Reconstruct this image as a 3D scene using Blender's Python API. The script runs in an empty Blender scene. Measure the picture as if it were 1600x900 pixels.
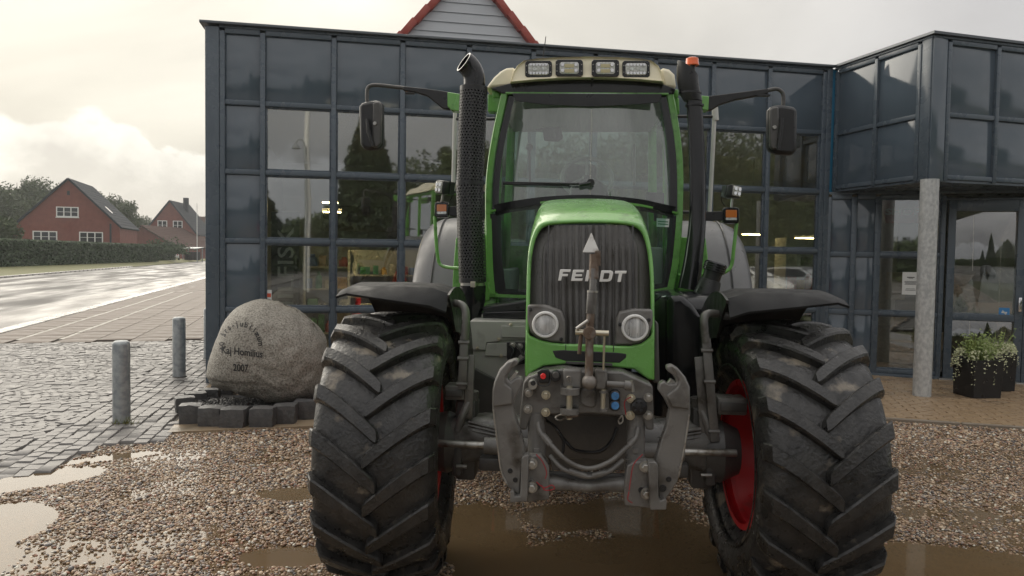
import bpy, bmesh, math, random
import numpy as np
from mathutils import Vector, Matrix, noise
R = math.radians
random.seed(7)
scene = bpy.context.scene
col = scene.collection

# ------------------------------------------------------------------ camera
FPX, EYE = 1180.0, 1.7                     # focal length in photo pixels, eye height
PITCH, ROLL = R(2.43), R(0.85)
_f = Vector((0, math.cos(PITCH), -math.sin(PITCH)))
_r0 = Vector((1, 0, 0)); _u0 = Vector((0, math.sin(PITCH), math.cos(PITCH)))
_r = _r0*math.cos(ROLL) + _u0*math.sin(ROLL)
_u = _u0*math.cos(ROLL) - _r0*math.sin(ROLL)
CAM = Vector((0, 0, EYE))
cd = bpy.data.cameras.new('camera'); cam = bpy.data.objects.new('camera', cd); col.objects.link(cam)
m3 = Matrix((_r, _u, -_f)).transposed()
cam.matrix_world = Matrix.Translation(CAM) @ m3.to_4x4()
cd.sensor_width = 36; cd.lens = FPX/1600*36; cd.clip_end = 3000; cd.clip_start = 0.05
scene.camera = cam

# ------------------------------------------------------------------ world and sun
SUN_AZ, SUN_EL = R(-36), R(21)             # azimuth from +Y towards +X
SUN = Vector((math.sin(SUN_AZ)*math.cos(SUN_EL), math.cos(SUN_AZ)*math.cos(SUN_EL), math.sin(SUN_EL)))
scene.view_settings.view_transform = 'Standard'; scene.view_settings.look = 'None'
scene.view_settings.exposure = 1.38; scene.view_settings.gamma = 1.0
scene.view_settings.use_curve_mapping = False

def build_world():
    w = bpy.data.worlds.new('World'); scene.world = w; w.use_nodes = True
    nt = w.node_tree; N = nt.nodes; L = nt.links; N.clear()
    out = N.new('ShaderNodeOutputWorld'); bg = N.new('ShaderNodeBackground'); bg.inputs[1].default_value = 0.1
    L.new(bg.outputs[0], out.inputs[0])
    sky = N.new('ShaderNodeTexSky'); sky.sky_type = 'NISHITA'; sky.sun_disc = False
    sky.sun_elevation = SUN_EL; sky.sun_rotation = SUN_AZ
    tc = N.new('ShaderNodeTexCoord')
    def math_(op, a, b=None, c=None, clamp=False):
        n = N.new('ShaderNodeMath'); n.operation = op; n.use_clamp = clamp
        for i, v in enumerate((a, b, c)):
            if v is None: continue
            if isinstance(v, (int, float)): n.inputs[i].default_value = v
            else: L.new(v, n.inputs[i])
        return n.outputs[0]
    def mix(f, a, b):
        n = N.new('ShaderNodeMix'); n.data_type = 'RGBA'
        for s, v in ((n.inputs[0], f), (n.inputs[6], a), (n.inputs[7], b)):
            if isinstance(v, (int, float)): s.default_value = v
            elif isinstance(v, tuple): s.default_value = (*v, 1)
            else: L.new(v, s)
        return n.outputs[2]
    def sstep(v, a, b):
        n = N.new('ShaderNodeMapRange'); n.interpolation_type = 'SMOOTHSTEP'
        L.new(v, n.inputs[0]); n.inputs[1].default_value = a; n.inputs[2].default_value = b
        return n.outputs[0]
    def noise_(vec, scale, detail=6, rough=.55, dist=0):
        n = N.new('ShaderNodeTexNoise'); L.new(vec, n.inputs['Vector'])
        n.inputs['Scale'].default_value = scale; n.inputs['Detail'].default_value = detail
        n.inputs['Roughness'].default_value = rough; n.inputs['Distortion'].default_value = dist
        return n.outputs['Fac']
    d = tc.outputs['Generated']
    sep = N.new('ShaderNodeSeparateXYZ'); L.new(d, sep.inputs[0]); z = sep.outputs[2]
    dot = N.new('ShaderNodeVectorMath'); dot.operation = 'DOT_PRODUCT'; L.new(d, dot.inputs[0])
    dot.inputs[1].default_value = SUN
    cs = dot.outputs['Value']
    # squash so that the layer cloud stretches near the horizon
    mp = N.new('ShaderNodeMapping'); L.new(d, mp.inputs[0]); mp.inputs['Scale'].default_value = (1, 1, 2.6)
    lay = noise_(mp.outputs[0], 1.7, 5, .5, .6)
    glow = sstep(cs, .35, 1.0)
    up = math_('MULTIPLY_ADD', math_('MAXIMUM', z, 0.0), 2.0, 1.0)      # overcast sky: brighter overhead than at the horizon
    base = mix(glow, (1.42, 1.39, 1.375), (2.1, 1.98, 1.72))
    core = sstep(cs, .86, 1.0)
    base = mix(core, base, (2.38, 2.26, 1.96))
    shade = math_('MULTIPLY', math_('MULTIPLY_ADD', lay, 1.25, .38), up)
    n = N.new('ShaderNodeVectorMath'); n.operation = 'SCALE'; L.new(base, n.inputs[0]); L.new(shade, n.inputs['Scale'])
    layer = n.outputs[0]
    # heaped clouds standing on the horizon all round
    mp2 = N.new('ShaderNodeMapping'); L.new(d, mp2.inputs[0]); mp2.inputs['Scale'].default_value = (1, 1, 1.35)
    mp2.inputs['Location'].default_value = (.35, .1, 0)
    big = noise_(mp2.outputs[0], 4.2, 7, .56, .25)
    hgt = math_('MULTIPLY_ADD', z, -5.2, 1.16)          # falls with elevation
    den = math_('ADD', math_('MULTIPLY_ADD', big, 1.3, -.65), hgt)
    heap = sstep(den, .49, .54)
    body = sstep(den, .52, .80)
    lump = noise_(mp2.outputs[0], 11, 7, .58)
    rim = mix(glow, (2.80, 2.80, 2.85), (4.3, 4.15, 3.75))
    deep = mix(glow, (2.15, 2.18, 2.25), (2.85, 2.74, 2.5))
    hc = mix(math_('ADD', body, math_('MULTIPLY_ADD', lump, 2.4, -1.2), clamp=True), rim, deep)
    c = mix(math_('MULTIPLY', heap, .9), layer, hc)
    c = mix(.985, sky.outputs[0], c)
    L.new(c, bg.inputs[0])
build_world()
sd = bpy.data.lights.new('sun', 'SUN'); sd.energy = 1.15; sd.angle = R(70); sd.color = (1, .93, .82)
so = bpy.data.objects.new('sun', sd); col.objects.link(so)
so.rotation_euler = (-SUN).to_track_quat('-Z', 'Y').to_euler()

# ------------------------------------------------------------------ pixel <-> place helpers
def ray(x, y): return _f + _r*((x-800)/FPX) + _u*((450-y)/FPX)
def G(x, y, z=0.0):
    d = ray(x, y); return CAM + d*((z-EYE)/d.z)
def AY(x, y, Y):
    d = ray(x, y); return CAM + d*(Y/d.y)
def PL(x, y, p, n):
    d = ray(x, y); return CAM + d*(n.dot(p-CAM)/n.dot(d))

# ------------------------------------------------------------------ mesh builder
class MB:
    def __init__(s): s.bm = bmesh.new(); s.uv = None
    def poly(s, pts, faces):
        vs = [s.bm.verts.new(p) for p in pts]
        for f in faces:
            try: s.bm.faces.new([vs[i] for i in f])
            except ValueError: pass
        return vs
    def box(s, c, size, rot=None, bev=0.0, taper=None):
        hx, hy, hz = size[0]/2, size[1]/2, size[2]/2
        pts = [Vector((x, y, z)) for x in (-hx, hx) for y in (-hy, hy) for z in (-hz, hz)]
        if taper:
            for p in pts:
                if p.z > 0: p.x *= taper[0]; p.y *= taper[1]
        M = rot.to_4x4() if rot is not None else Matrix.Identity(4)
        b = bmesh.new()
        vs = [b.verts.new(p) for p in pts]
        for f in ((0,1,3,2),(4,6,7,5),(0,4,5,1),(2,3,7,6),(0,2,6,4),(1,5,7,3)): b.faces.new([vs[i] for i in f])
        if bev > 0: bmesh.ops.bevel(b, geom=b.edges[:], offset=bev, segments=2, affect='EDGES', profile=.5)
        s.merge(b, Matrix.Translation(Vector(c)) @ M); return s
    def b2(s, x0, x1, y0, y1, z0, z1, bev=0.0):
        return s.box(((x0+x1)/2, (y0+y1)/2, (z0+z1)/2), (abs(x1-x0), abs(y1-y0), abs(z1-z0)), None, bev)
    def merge(s, b, M=None):
        mp = {}
        for v in b.verts: mp[v] = s.bm.verts.new(M @ v.co if M else v.co)
        for f in b.faces:
            try: s.bm.faces.new([mp[v] for v in f.verts])
            except ValueError: pass
        b.free()
    def prism(s, poly, fn, d0, d1):
        """poly 2D points, fn(a,b,d) -> 3D"""
        n = len(poly)
        A = [s.bm.verts.new(fn(a, b, d0)) for a, b in poly]; B = [s.bm.verts.new(fn(a, b, d1)) for a, b in poly]
        s.bm.faces.new(A[::-1]); s.bm.faces.new(B)
        for i in range(n): s.bm.faces.new((A[i], A[(i+1) % n], B[(i+1) % n], B[i]))
        return s
    def loft(s, rings, closed=True, cap=True):
        rs = [[s.bm.verts.new(p) for p in r] for r in rings]
        n = len(rs[0])
        for a, b in zip(rs, rs[1:]):
            for i in range(n if closed else n-1):
                j = (i+1) % n
                s.bm.faces.new((a[i], a[j], b[j], b[i]))
        if cap and closed:
            s.bm.faces.new(rs[0][::-1]); s.bm.faces.new(rs[-1])
        return s
    def tube(s, pts, rad, seg=10, cap=True, sx=1.0, up=None):
        pts = [Vector(p) for p in pts]; n = len(pts)
        rads = rad if isinstance(rad, (list, tuple)) else [rad]*n
        rings = []; prev = up
        for i, p in enumerate(pts):
            t = (pts[min(i+1, n-1)] - pts[max(i-1, 0)]).normalized()
            if prev is None:
                prev = Vector((0, 0, 1)) if abs(t.z) < .9 else Vector((0, 1, 0))
            a = (prev - t*prev.dot(t))
            if a.length < 1e-5: a = t.orthogonal()
            a.normalize(); b = t.cross(a); prev = a
            rings.append([p + (a*math.cos(k*2*math.pi/seg)*sx + b*math.sin(k*2*math.pi/seg))*rads[i] for k in range(seg)])
        s.loft(rings, True, cap); return s
    def bar(s, p0, p1, w, h, up=(0, 0, 1), bev=0.0):
        p0 = Vector(p0); p1 = Vector(p1); t = p1-p0; L = t.length; t.normalize(); up = Vector(up)
        x = t; z = (up - x*up.dot(x)).normalized(); y = z.cross(x)
        s.box((p0+p1)/2, (L, w, h), Matrix((x, y, z)).transposed(), bev); return s
    def cyl(s, p0, p1, r0, r1=None, seg=20): return s.tube([p0, p1], [r0, r0 if r1 is None else r1], seg)
    def lathe(s, prof, M=None, seg=32, cap=True, a0=0.0, a1=2*math.pi):
        """prof: (axial, radius); axis is local X"""
        M = M or Matrix.Identity(4)
        full = abs(a1-a0-2*math.pi) < 1e-6; n = seg if full else seg+1
        rings = []
        for ax, ra in prof:
            rings.append([M @ Vector((ax, ra*math.cos(a0+(a1-a0)*k/seg), ra*math.sin(a0+(a1-a0)*k/seg))) for k in range(n)])
        s.loft(rings, full, cap and full); return s
    def build(s, name, mat, parent=None, smooth=35, bevel=0.0, segs=2, link=True, recalc=True):
        if recalc: bmesh.ops.recalc_face_normals(s.bm, faces=s.bm.faces[:])
        me = bpy.data.meshes.new(name); s.bm.to_mesh(me); s.bm.free()
        if mat: me.materials.append(mat)
        if smooth:
            for p in me.polygons: p.use_smooth = True
            me.set_sharp_from_angle(angle=R(smooth))
        o = bpy.data.objects.new(name, me)
        if bevel:
            b = o.modifiers.new('bevel', 'BEVEL'); b.width = bevel; b.segments = segs; b.limit_method = 'ANGLE'; b.angle_limit = R(40)
            b.harden_normals = False
        if link: col.objects.link(o)
        if parent: o.parent = parent
        return o

def mesh_obj(name, verts, faces, mat, parent=None, smooth=0):
    me = bpy.data.meshes.new(name); me.from_pydata([tuple(v) for v in verts], [], faces); me.validate(); me.update()
    if mat: me.materials.append(mat)
    if smooth:
        for p in me.polygons: p.use_smooth = True
        me.set_sharp_from_angle(angle=R(smooth))
    o = bpy.data.objects.new(name, me); col.objects.link(o)
    if parent: o.parent = parent
    return o
def tag(o, label=None, cat=None, group=None, kind=None):
    if label: o['label'] = label
    if cat: o['category'] = cat
    if group: o['group'] = group
    if kind: o['kind'] = kind
    return o
def empty(name, loc=(0, 0, 0), rz=0.0):
    o = bpy.data.objects.new(name, None); col.objects.link(o); o.location = loc; o.rotation_euler = (0, 0, rz)
    o.empty_display_size = .2; return o
def inst(o, parent=None, M=None, name=None):
    c = o.copy(); col.objects.link(c)
    if parent: c.parent = parent
    if M is not None: c.matrix_local = M
    return c
def copy_tree(o, parent=None):
    c = o.copy(); col.objects.link(c); c.parent = parent
    for ch in o.children: copy_tree(ch, c)
    return c
def curve_pts(pts, n=8):
    """Catmull-Rom through pts"""
    P = [Vector(p) for p in pts]; P = [P[0]*2-P[1]] + P + [P[-1]*2-P[-2]]; out = []
    for i in range(1, len(P)-2):
        for k in range(n):
            t = k/n; a, b, c, d = P[i-1:i+3]
            out.append(.5*((2*b) + (c-a)*t + (2*a-5*b+4*c-d)*t*t + (3*b-a-3*c+d)*t**3))
    out.append(P[-2]); return out
def text_mesh(body, size, extrude, offset=0.0, align='CENTER', shear=0.0, spacing=1.0):
    cu = bpy.data.curves.new('txt', 'FONT'); cu.body = body; cu.size = size; cu.extrude = extrude; cu.offset = offset
    cu.align_x = align; cu.shear = shear; cu.space_character = spacing; cu.resolution_u = 3
    o = bpy.data.objects.new('txt', cu); col.objects.link(o)
    dg = bpy.context.evaluated_depsgraph_get(); me = bpy.data.meshes.new_from_object(o.evaluated_get(dg))
    bpy.data.objects.remove(o); bpy.data.curves.remove(cu); return me

# ------------------------------------------------------------------ materials
def lin(c): return tuple(((v/255+.055)/1.055)**2.4 if v > 10 else v/255/12.92 for v in c)
MATS = {}
def mat(name, c, rough=.5, metal=0.0, c2=None, scale=8.0, var=.5, bump=0.0, bscale=60.0, spec=.5, coat=0.0, rvar=0.0,
        c3=None, c3scale=2.0, c3lo=.55, c3hi=.7, stretch=None, detail=4, emit=0.0, coords='Object', crough=.05):
    """Principled with two noise-mixed base colours, a patch colour c3, roughness variation and fine bump"""
    m = bpy.data.materials.new(name); m.use_nodes = True; nt = m.node_tree; N = nt.nodes; L = nt.links
    p = N['Principled BSDF']
    p.inputs['Base Color'].default_value = (*c, 1); p.inputs['Roughness'].default_value = rough
    p.inputs['Metallic'].default_value = metal; p.inputs['Specular IOR Level'].default_value = spec
    p.inputs['Coat Weight'].default_value = coat; p.inputs['Coat Roughness'].default_value = crough
    if emit: p.inputs['Emission Color'].default_value = (*c, 1); p.inputs['Emission Strength'].default_value = emit
    tc = N.new('ShaderNodeTexCoord'); vec = tc.outputs[coords]
    if stretch:
        mp = N.new('ShaderNodeMapping'); mp.inputs['Scale'].default_value = stretch; L.new(vec, mp.inputs[0]); vec = mp.outputs[0]
    def nz(s, d=detail):
        n = N.new('ShaderNodeTexNoise'); n.inputs['Scale'].default_value = s; n.inputs['Detail'].default_value = d; L.new(vec, n.inputs[0]); return n.outputs[0]
    def rng(v, a, b, lo=0.0, hi=1.0):
        n = N.new('ShaderNodeMapRange'); L.new(v, n.inputs[0]); n.inputs[1].default_value = a; n.inputs[2].default_value = b
        n.inputs[3].default_value = lo; n.inputs[4].default_value = hi; return n.outputs[0]
    base = None
    if c2:
        mx = N.new('ShaderNodeMix'); mx.data_type = 'RGBA'; L.new(rng(nz(scale), .5-var/2, .5+var/2), mx.inputs[0])
        mx.inputs[6].default_value = (*c, 1); mx.inputs[7].default_value = (*c2, 1); base = mx.outputs[2]
    if c3:
        mx = N.new('ShaderNodeMix'); mx.data_type = 'RGBA'; L.new(rng(nz(c3scale, 8), c3lo, c3hi), mx.inputs[0])
        if base: L.new(base, mx.inputs[6])
        else: mx.inputs[6].default_value = (*c, 1)
        mx.inputs[7].default_value = (*c3, 1); base = mx.outputs[2]
    if base: L.new(base, p.inputs['Base Color'])
    if rvar: L.new(rng(nz(scale*1.7+.3), .3, .7, max(.02, rough-rvar), min(1, rough+rvar)), p.inputs['Roughness'])
    if bump:
        b = N.new('ShaderNodeBump'); b.inputs['Strength'].default_value = bump; b.inputs['Distance'].default_value = .01
        L.new(nz(bscale), b.inputs['Height']); L.new(b.outputs[0], p.inputs['Normal'])
    MATS[name] = m; return m
def glass(name, tint, ior=1.5, gl=1.0, rough=0.0, base=0.0, streak=0.0, wave=0.0, sc=(.5, .55, .52)):
    """single sheet of glass: tinted see-through plus fresnel mirror"""
    m = bpy.data.materials.new(name); m.use_nodes = True; nt = m.node_tree; N = nt.nodes; L = nt.links; N.clear()
    out = N.new('ShaderNodeOutputMaterial'); mx = N.new('ShaderNodeMixShader'); tr = N.new('ShaderNodeBsdfTransparent')
    g = N.new('ShaderNodeBsdfGlossy'); fr = N.new('ShaderNodeFresnel'); fr.inputs[0].default_value = ior
    tr.inputs[0].default_value = (*tint, 1); g.inputs['Roughness'].default_value = rough
    mr = N.new('ShaderNodeMapRange'); L.new(fr.outputs[0], mr.inputs[0]); mr.inputs[3].default_value = base; mr.inputs[4].default_value = gl
    L.new(mr.outputs[0], mx.inputs[0]); L.new(tr.outputs[0], mx.inputs[1]); L.new(g.outputs[0], mx.inputs[2])
    sh = mx.outputs[0]
    if wave:
        geo = N.new('ShaderNodeNewGeometry'); wz_ = N.new('ShaderNodeTexNoise'); wz_.inputs['Scale'].default_value = 1.3; wz_.inputs['Detail'].default_value = 1
        L.new(geo.outputs['Position'], wz_.inputs[0]); bp = N.new('ShaderNodeBump'); bp.inputs['Strength'].default_value = wave; bp.inputs['Distance'].default_value = .02
        L.new(wz_.outputs[0], bp.inputs['Height']); L.new(bp.outputs[0], g.inputs['Normal'])
    if streak:
        tc = N.new('ShaderNodeTexCoord'); mp = N.new('ShaderNodeMapping'); mp.inputs['Scale'].default_value = (38, 38, 2.2)
        L.new(tc.outputs['Object'], mp.inputs[0]); nz = N.new('ShaderNodeTexNoise'); nz.inputs['Scale'].default_value = 1; nz.inputs['Detail'].default_value = 6
        L.new(mp.outputs[0], nz.inputs[0]); mr2 = N.new('ShaderNodeMapRange'); L.new(nz.outputs[0], mr2.inputs[0])
        mr2.inputs[1].default_value = .4; mr2.inputs[2].default_value = .75; mr2.inputs[3].default_value = streak*.25; mr2.inputs[4].default_value = streak
        df = N.new('ShaderNodeBsdfDiffuse'); df.inputs[0].default_value = (*sc, 1)
        m2 = N.new('ShaderNodeMixShader'); L.new(mr2.outputs[0], m2.inputs[0]); L.new(sh, m2.inputs[1]); L.new(df.outputs[0], m2.inputs[2]); sh = m2.outputs[0]
    L.new(sh, out.inputs[0]); MATS[name] = m; return m

M_clad = mat('cladding', (.075, .10, .125), .10, c2=(.09, .118, .146), scale=1.6, spec=.9, rvar=.06, bump=.10, bscale=1.6, stretch=(1.3, 1.3, .5), detail=3)
M_frame = mat('aluminium_frame', (.078, .10, .122), .3, c2=(.095, .12, .145), scale=3, rvar=.1)
M_trim = mat('roof_trim', (.12, .13, .14), .3, .6)
M_black = mat('black_plastic', (.012, .0125, .014), .38, c2=(.02, .02, .021), scale=9, rvar=.12, bump=.05, bscale=150)
M_gloss = mat('gloss_black', (.008, .009, .011), .16, c2=(.014, .014, .015), scale=5, rvar=.06)
M_green = mat('green_paint', (.135, .36, .07), .25, c2=(.16, .40, .095), scale=4, rvar=.08, coat=.4, c3=(.085, .22, .05), c3scale=14, c3lo=.54, c3hi=.72, bump=.14, bscale=130)
M_cream = mat('cream_paint', (.84, .77, .56), .35, c2=(.86, .80, .61), scale=5, c3=(.55, .48, .32), c3scale=6, c3lo=.6, c3hi=.85)
M_grey = mat('machine_grey', (.125, .12, .112), .33, c2=(.18, .173, .162), scale=7, rvar=.12, c3=(.045, .038, .03), c3scale=9, c3lo=.50, c3hi=.70, bump=.12, bscale=90)
M_dgrey = mat('dark_machine_grey', (.06, .058, .056), .40, c2=(.09, .087, .082), scale=8, rvar=.12, bump=.15, bscale=80)
M_steel = mat('worn_steel', (.34, .33, .31), .34, .8, c2=(.46, .45, .42), scale=14, c3=(.10, .075, .05), c3scale=18, c3lo=.52, c3hi=.7)
M_zinc = mat('zinc_bolt', (.5, .47, .38), .3, .85, c2=(.62, .57, .44), scale=30)
M_rust = mat('rusty_steel', (.10, .062, .04), .5, .35, c2=(.16, .12, .09), scale=22, c3=(.22, .20, .18), c3scale=13, c3lo=.5, c3hi=.62, bump=.3, bscale=60)
M_red = mat('rim_red', (.68, .014, .022), .35, c2=(.58, .014, .02), scale=5, rvar=.1, c3=(.16, .03, .025), c3scale=6, c3lo=.58, c3hi=.8)
M_rubber = mat('tyre_rubber', (.011, .0111, .0114), .36, c2=(.045, .043, .04), scale=13, var=.45, rvar=.18, c3=(.20, .17, .13), c3scale=7.5, c3lo=.585, c3hi=.67, bump=.5, bscale=55, spec=.55)
M_galv = mat('galvanised', (.27, .29, .30), .42, .45, c2=(.40, .42, .42), scale=16, var=.25, rvar=.1)
M_galvc = mat('galvanised_column', (.40, .41, .41), .45, .2, c2=(.58, .59, .575), scale=26, var=.3, rvar=.1, stretch=(1, 1, .7))
M_chrome = mat('chrome', (.7, .7, .7), .12, 1.0)
M_lens = mat('lamp_lens', (.75, .77, .75), .08, .25, c2=(.42, .43, .41), scale=55, var=.2, coat=.8)
M_white = mat('white_paint', (.72, .72, .70), .35)
M_amber = mat('amber_lens', (.55, .17, .035), .15, coat=.8)
M_orange = mat('beacon_orange', (.85, .13, .015), .15, coat=.6)
M_lgrey = mat('tank_grey', (.36, .35, .33), .4, c2=(.42, .41, .385), scale=5, rvar=.1, c3=(.13, .115, .095), c3scale=7, c3lo=.56, c3hi=.78, bump=.08, bscale=90)
M_guard = mat('mudguard_black', (.011, .0115, .0125), .55, c2=(.017, .017, .018), scale=7, rvar=.12, spec=.25, bump=.06, bscale=120)
# ================================================================== GROUND
TW = 1180.0
cor = G(322, 598)                                  # foot of the showroom corner
WM = .20; WANG = math.atan(WM)
wt = Vector((math.cos(WANG), math.sin(WANG), 0)); wn = Vector((math.sin(WANG), -math.cos(WANG), 0))  # along, outward

M_earth = mat('earth_grass', (.055, .07, .025), .9, c2=(.09, .085, .04), scale=.6, c3=(.04, .06, .02), c3scale=.15)
gm = MB(); S = 900
gm.poly([(-S, -S, -.17), (S, -S, -.17), (S, S, -.17), (-S, S, -.17)], [(0, 1, 2, 3)])
ground = tag(gm.build('ground', M_earth, smooth=0), kind='structure')

# ---- road and pavement run along direction rd
ra = R(-15.6); rd = Vector((math.sin(ra), math.cos(ra), 0)); rx = Vector((math.cos(ra), -math.sin(ra), 0))  # along / to the right
RO = G(0, 521)                                      # point on the near edge of the carriageway
def RP(a, b, z=0.0): p = RO + rd*a + rx*b; return Vector((p.x, p.y, z))
def wetmat(name, c, c2, r0, r1, sc, stretch, bump=.1, bs=40, spec=.5, brick=None):
    m = mat(name, c, .3, c2=c2, scale=sc, stretch=stretch, bump=bump, bscale=bs, spec=spec)
    nt = m.node_tree; N = nt.nodes; L = nt.links; p = N['Principled BSDF']
    tc = N.new('ShaderNodeTexCoord'); mp = N.new('ShaderNodeMapping'); mp.inputs['Scale'].default_value = stretch; mp.inputs['Rotation'].default_value = (0, 0, 0)
    L.new(tc.outputs['Object'], mp.inputs[0]); nz = N.new('ShaderNodeTexNoise'); nz.inputs['Scale'].default_value = sc*.8; nz.inputs['Detail'].default_value = 6
    L.new(mp.outputs[0], nz.inputs[0]); mr = N.new('ShaderNodeMapRange'); L.new(nz.outputs[0], mr.inputs[0]); mr.inputs[1].default_value = .38; mr.inputs[2].default_value = .62
    mr.inputs[3].default_value = r0; mr.inputs[4].default_value = r1; L.new(mr.outputs[0], p.inputs['Roughness'])
    return m
M_asph = wetmat('wet_asphalt', (.085, .08, .075), (.13, .124, .115), .30, .75, 1.0, (1.1, .2, 1), bump=.05, spec=.28)
M_track = wetmat('wet_cycle_track', (.14, .13, .118), (.2, .186, .17), .3, .55, 1.2, (1.5, .3, 1), bump=.04, spec=.35)
def strip(name, a0, a1, b0, b1, z0, z1, m, parent=None, bev=.0):
    mb = MB(); P = [(a0, b0), (a1, b0), (a1, b1), (a0, b1)]
    # built in a frame aligned with the road so that textures run along it
    mb.poly([(b, a, z) for z in (z0, z1) for a, b in P], [(0, 1, 2, 3), (4, 5, 6, 7), (0, 1, 5, 4), (1, 2, 6, 5), (2, 3, 7, 6), (3, 0, 4, 7)])
    ob = mb.build(name, m, parent, smooth=0, bevel=bev)
    ob.location = RO; ob.rotation_euler = (0, 0, -ra); return ob
road = tag(strip('road', -60, 420, -11.2, -2.0, -.16, -.05, M_asph), kind='structure')
track = tag(strip('cycle_track', -60, 420, -2.0, -.35, -.16, -.034, M_track), kind='structure')
M_kerb = wetmat('kerb_granite', (.24, .23, .21), (.34, .32, .29), .15, .4, 2, (3, .8, 1))
# kerb stones, one object each
kroot = tag(empty('kerb'), kind='structure')
kb = MB().box((0, 0, 0), (.30, 1.18, .17), None, .015); k0 = kb.build('kerb_stone', M_kerb, kroot, smooth=0)
def kplace(o, a, b, z): o.location = RP(a, b, z); o.rotation_euler = (0, 0, -ra)
kplace(k0, -12, -.2, -.083)
for i in range(1, 60):
    k = inst(k0, kroot); kplace(k, -12+i*1.2, -.2, -.083+random.uniform(-.004, .004))
kroot2 = tag(empty('far_kerb'), kind='structure')
for i in range(0, 50):
    if 8 <= i <= 11: continue
    k = inst(k0, kroot2); kplace(k, 10+i*1.2, -11.35, -.03)
# ---- slab footpath between kerb and cobbles / building
M_slab = wetmat('paving_slab', (.175, .145, .122), (.235, .198, .168), .5, .75, 2.5, (1, 1, 1), bump=.1, bs=30, spec=.15)
M_joint = mat('joint_sand', (.07, .06, .05), .7, c2=(.11, .095, .075), scale=6)
# cut by the cobble field in front: slabs start behind the cobble edge line
e0 = G(0, 536); e1 = G(320, 531); ed = (e1-e0).normalized(); en = Vector((-ed.y, ed.x, 0))
def a_edge(b): q = RP(0, b); return -(q-e0).dot(en)/rd.dot(en)
mb = MB(); q_ = [(-.04, a_edge(-.04)), (6.4, a_edge(6.4)), (6.4, 90), (-.04, 90)]
mb.poly([(b, a, -.03) for b, a in q_], [(0, 1, 2, 3)])
fp = tag(mb.build('footpath', M_joint, smooth=0), kind='structure'); fp.location = RO; fp.rotation_euler = (0, 0, -ra)
slabm = {}
def slab_mesh(w, l):
    if (w, l) not in slabm:
        mb = MB().box((0, 0, 0), (w-.012, l-.012, .05), None, .006); slabm[(w, l)] = mb.build('slab', M_slab, link=False, smooth=0).data
    return slabm[(w, l)]
cnt = 0; far_slabs = MB()
cand = []
bl = []; b = .02
for wdt, ln in ((.62, .62), (.10, 1.2), (.62, .62), (.10, 1.2), (.62, .62), (.62, .62), (.62, .62), (.62, .62), (.62, .62), (.62, .62), (.62, .62)):
    bl.append((b+wdt/2, wdt, ln)); b += wdt
for r_, (bc, wd, ln) in enumerate(bl):
    a = -12 + (r_ % 2)*ln/2
    while a < 60:
        p = RP(a, bc)
        if (p-e0).dot(en) > ln*.35: cand.append(((p-CAM).length, a, bc, wd, ln, p))
        a += ln
cand.sort(key=lambda q: q[0])
M_light = wetmat('pale_paving_strip', (.30, .27, .23), (.36, .33, .28), .4, .6, 3, (1, 1, 1), spec=.25)
for i, (d, a, bc, wd, ln, p) in enumerate(cand):
    dz = random.uniform(-.003, .003)
    if i < 300:
        o = bpy.data.objects.new('slab', slab_mesh(wd, ln)); col.objects.link(o); o.parent = fp
        o.location = (bc, a, -.025+dz)
        if wd < .2:
            o.material_slots[0].link = 'OBJECT'; o.material_slots[0].material = M_light
    else:
        far_slabs.box((bc, a, -.025+dz), (wd-.012, ln-.012, .05))
fs = far_slabs.build('slabs_beyond', M_slab, fp, smooth=0); fs['kind'] = 'stuff'

# ---- cobbles laid in arcs
M_sett = mat('granite_sett', (.16, .15, .142), .55, c2=(.255, .24, .225), scale=3.1, var=.3, rvar=.12, bump=.35, bscale=40, c3=(.09, .085, .08), c3scale=1.3)
M_sand = mat('sett_joint', (.06, .055, .048), .7, c2=(.10, .09, .075), scale=8, bump=.3)
cob_edge = [G(-260, 830), G(0, 742), G(70, 730), G(140, 702), G(150, 694), G(245, 688), G(262, 672), G(296, 634), cor+Vector((.05, -.15, 0)), cor+Vector((0, .3, 0)), cor - wn*4.9 + Vector((-.0, 0, 0)), G(320, 531)+Vector((2.0, .5, 0)), e0 - ed*6, G(-260, 600)]
def inside(p, poly):
    c = False; n = len(poly); x, y = p[0], p[1]
    for i in range(n):
        x0, y0 = poly[i][0], poly[i][1]; x1, y1 = poly[i-1][0], poly[i-1][1]
        if (y0 > y) != (y1 > y) and x < (x1-x0)*(y-y0)/(y1-y0)+x0: c = not c
    return c
field = [p.copy() for p in cob_edge]
mb = MB(); mb.poly([(p.x, p.y, -.03) for p in field], [tuple(range(len(field)))])
cob = tag(mb.build('cobble_paving', M_sand, smooth=0), kind='structure')
sv = []; rng_ = random.Random(3)
def sett_mesh(i, sx, sy):
    b = bmesh.new(); top = .05
    q = [(-sx/2, -sy/2), (sx/2, -sy/2), (sx/2, sy/2), (-sx/2, sy/2)]
    q = [(x+rng_.uniform(-.007, .007), y+rng_.uniform(-.007, .007)) for x, y in q]
    rings = [[Vector((x, y, -.05)) for x, y in q], [Vector((x, y, top-.012)) for x, y in q],
             [Vector((x*.90, y*.90, top+rng_.uniform(-.003, .002))) for x, y in q]]
    mm = MB(); mm.loft(rings, True, True); return mm
SETT = [sett_mesh(i, .106, .101).build('cobblestone', M_sett, link=False, smooth=50).data for i in range(7)]
SETR = [sett_mesh(i, .153, .119).build('cobblestone', M_sett, link=False, smooth=50).data for i in range(5)]
sx_ = Vector((math.cos(R(2)), math.sin(R(2)), 0)); sy_ = Vector((-sx_.y, sx_.x, 0)); org = G(150, 700)
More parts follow.
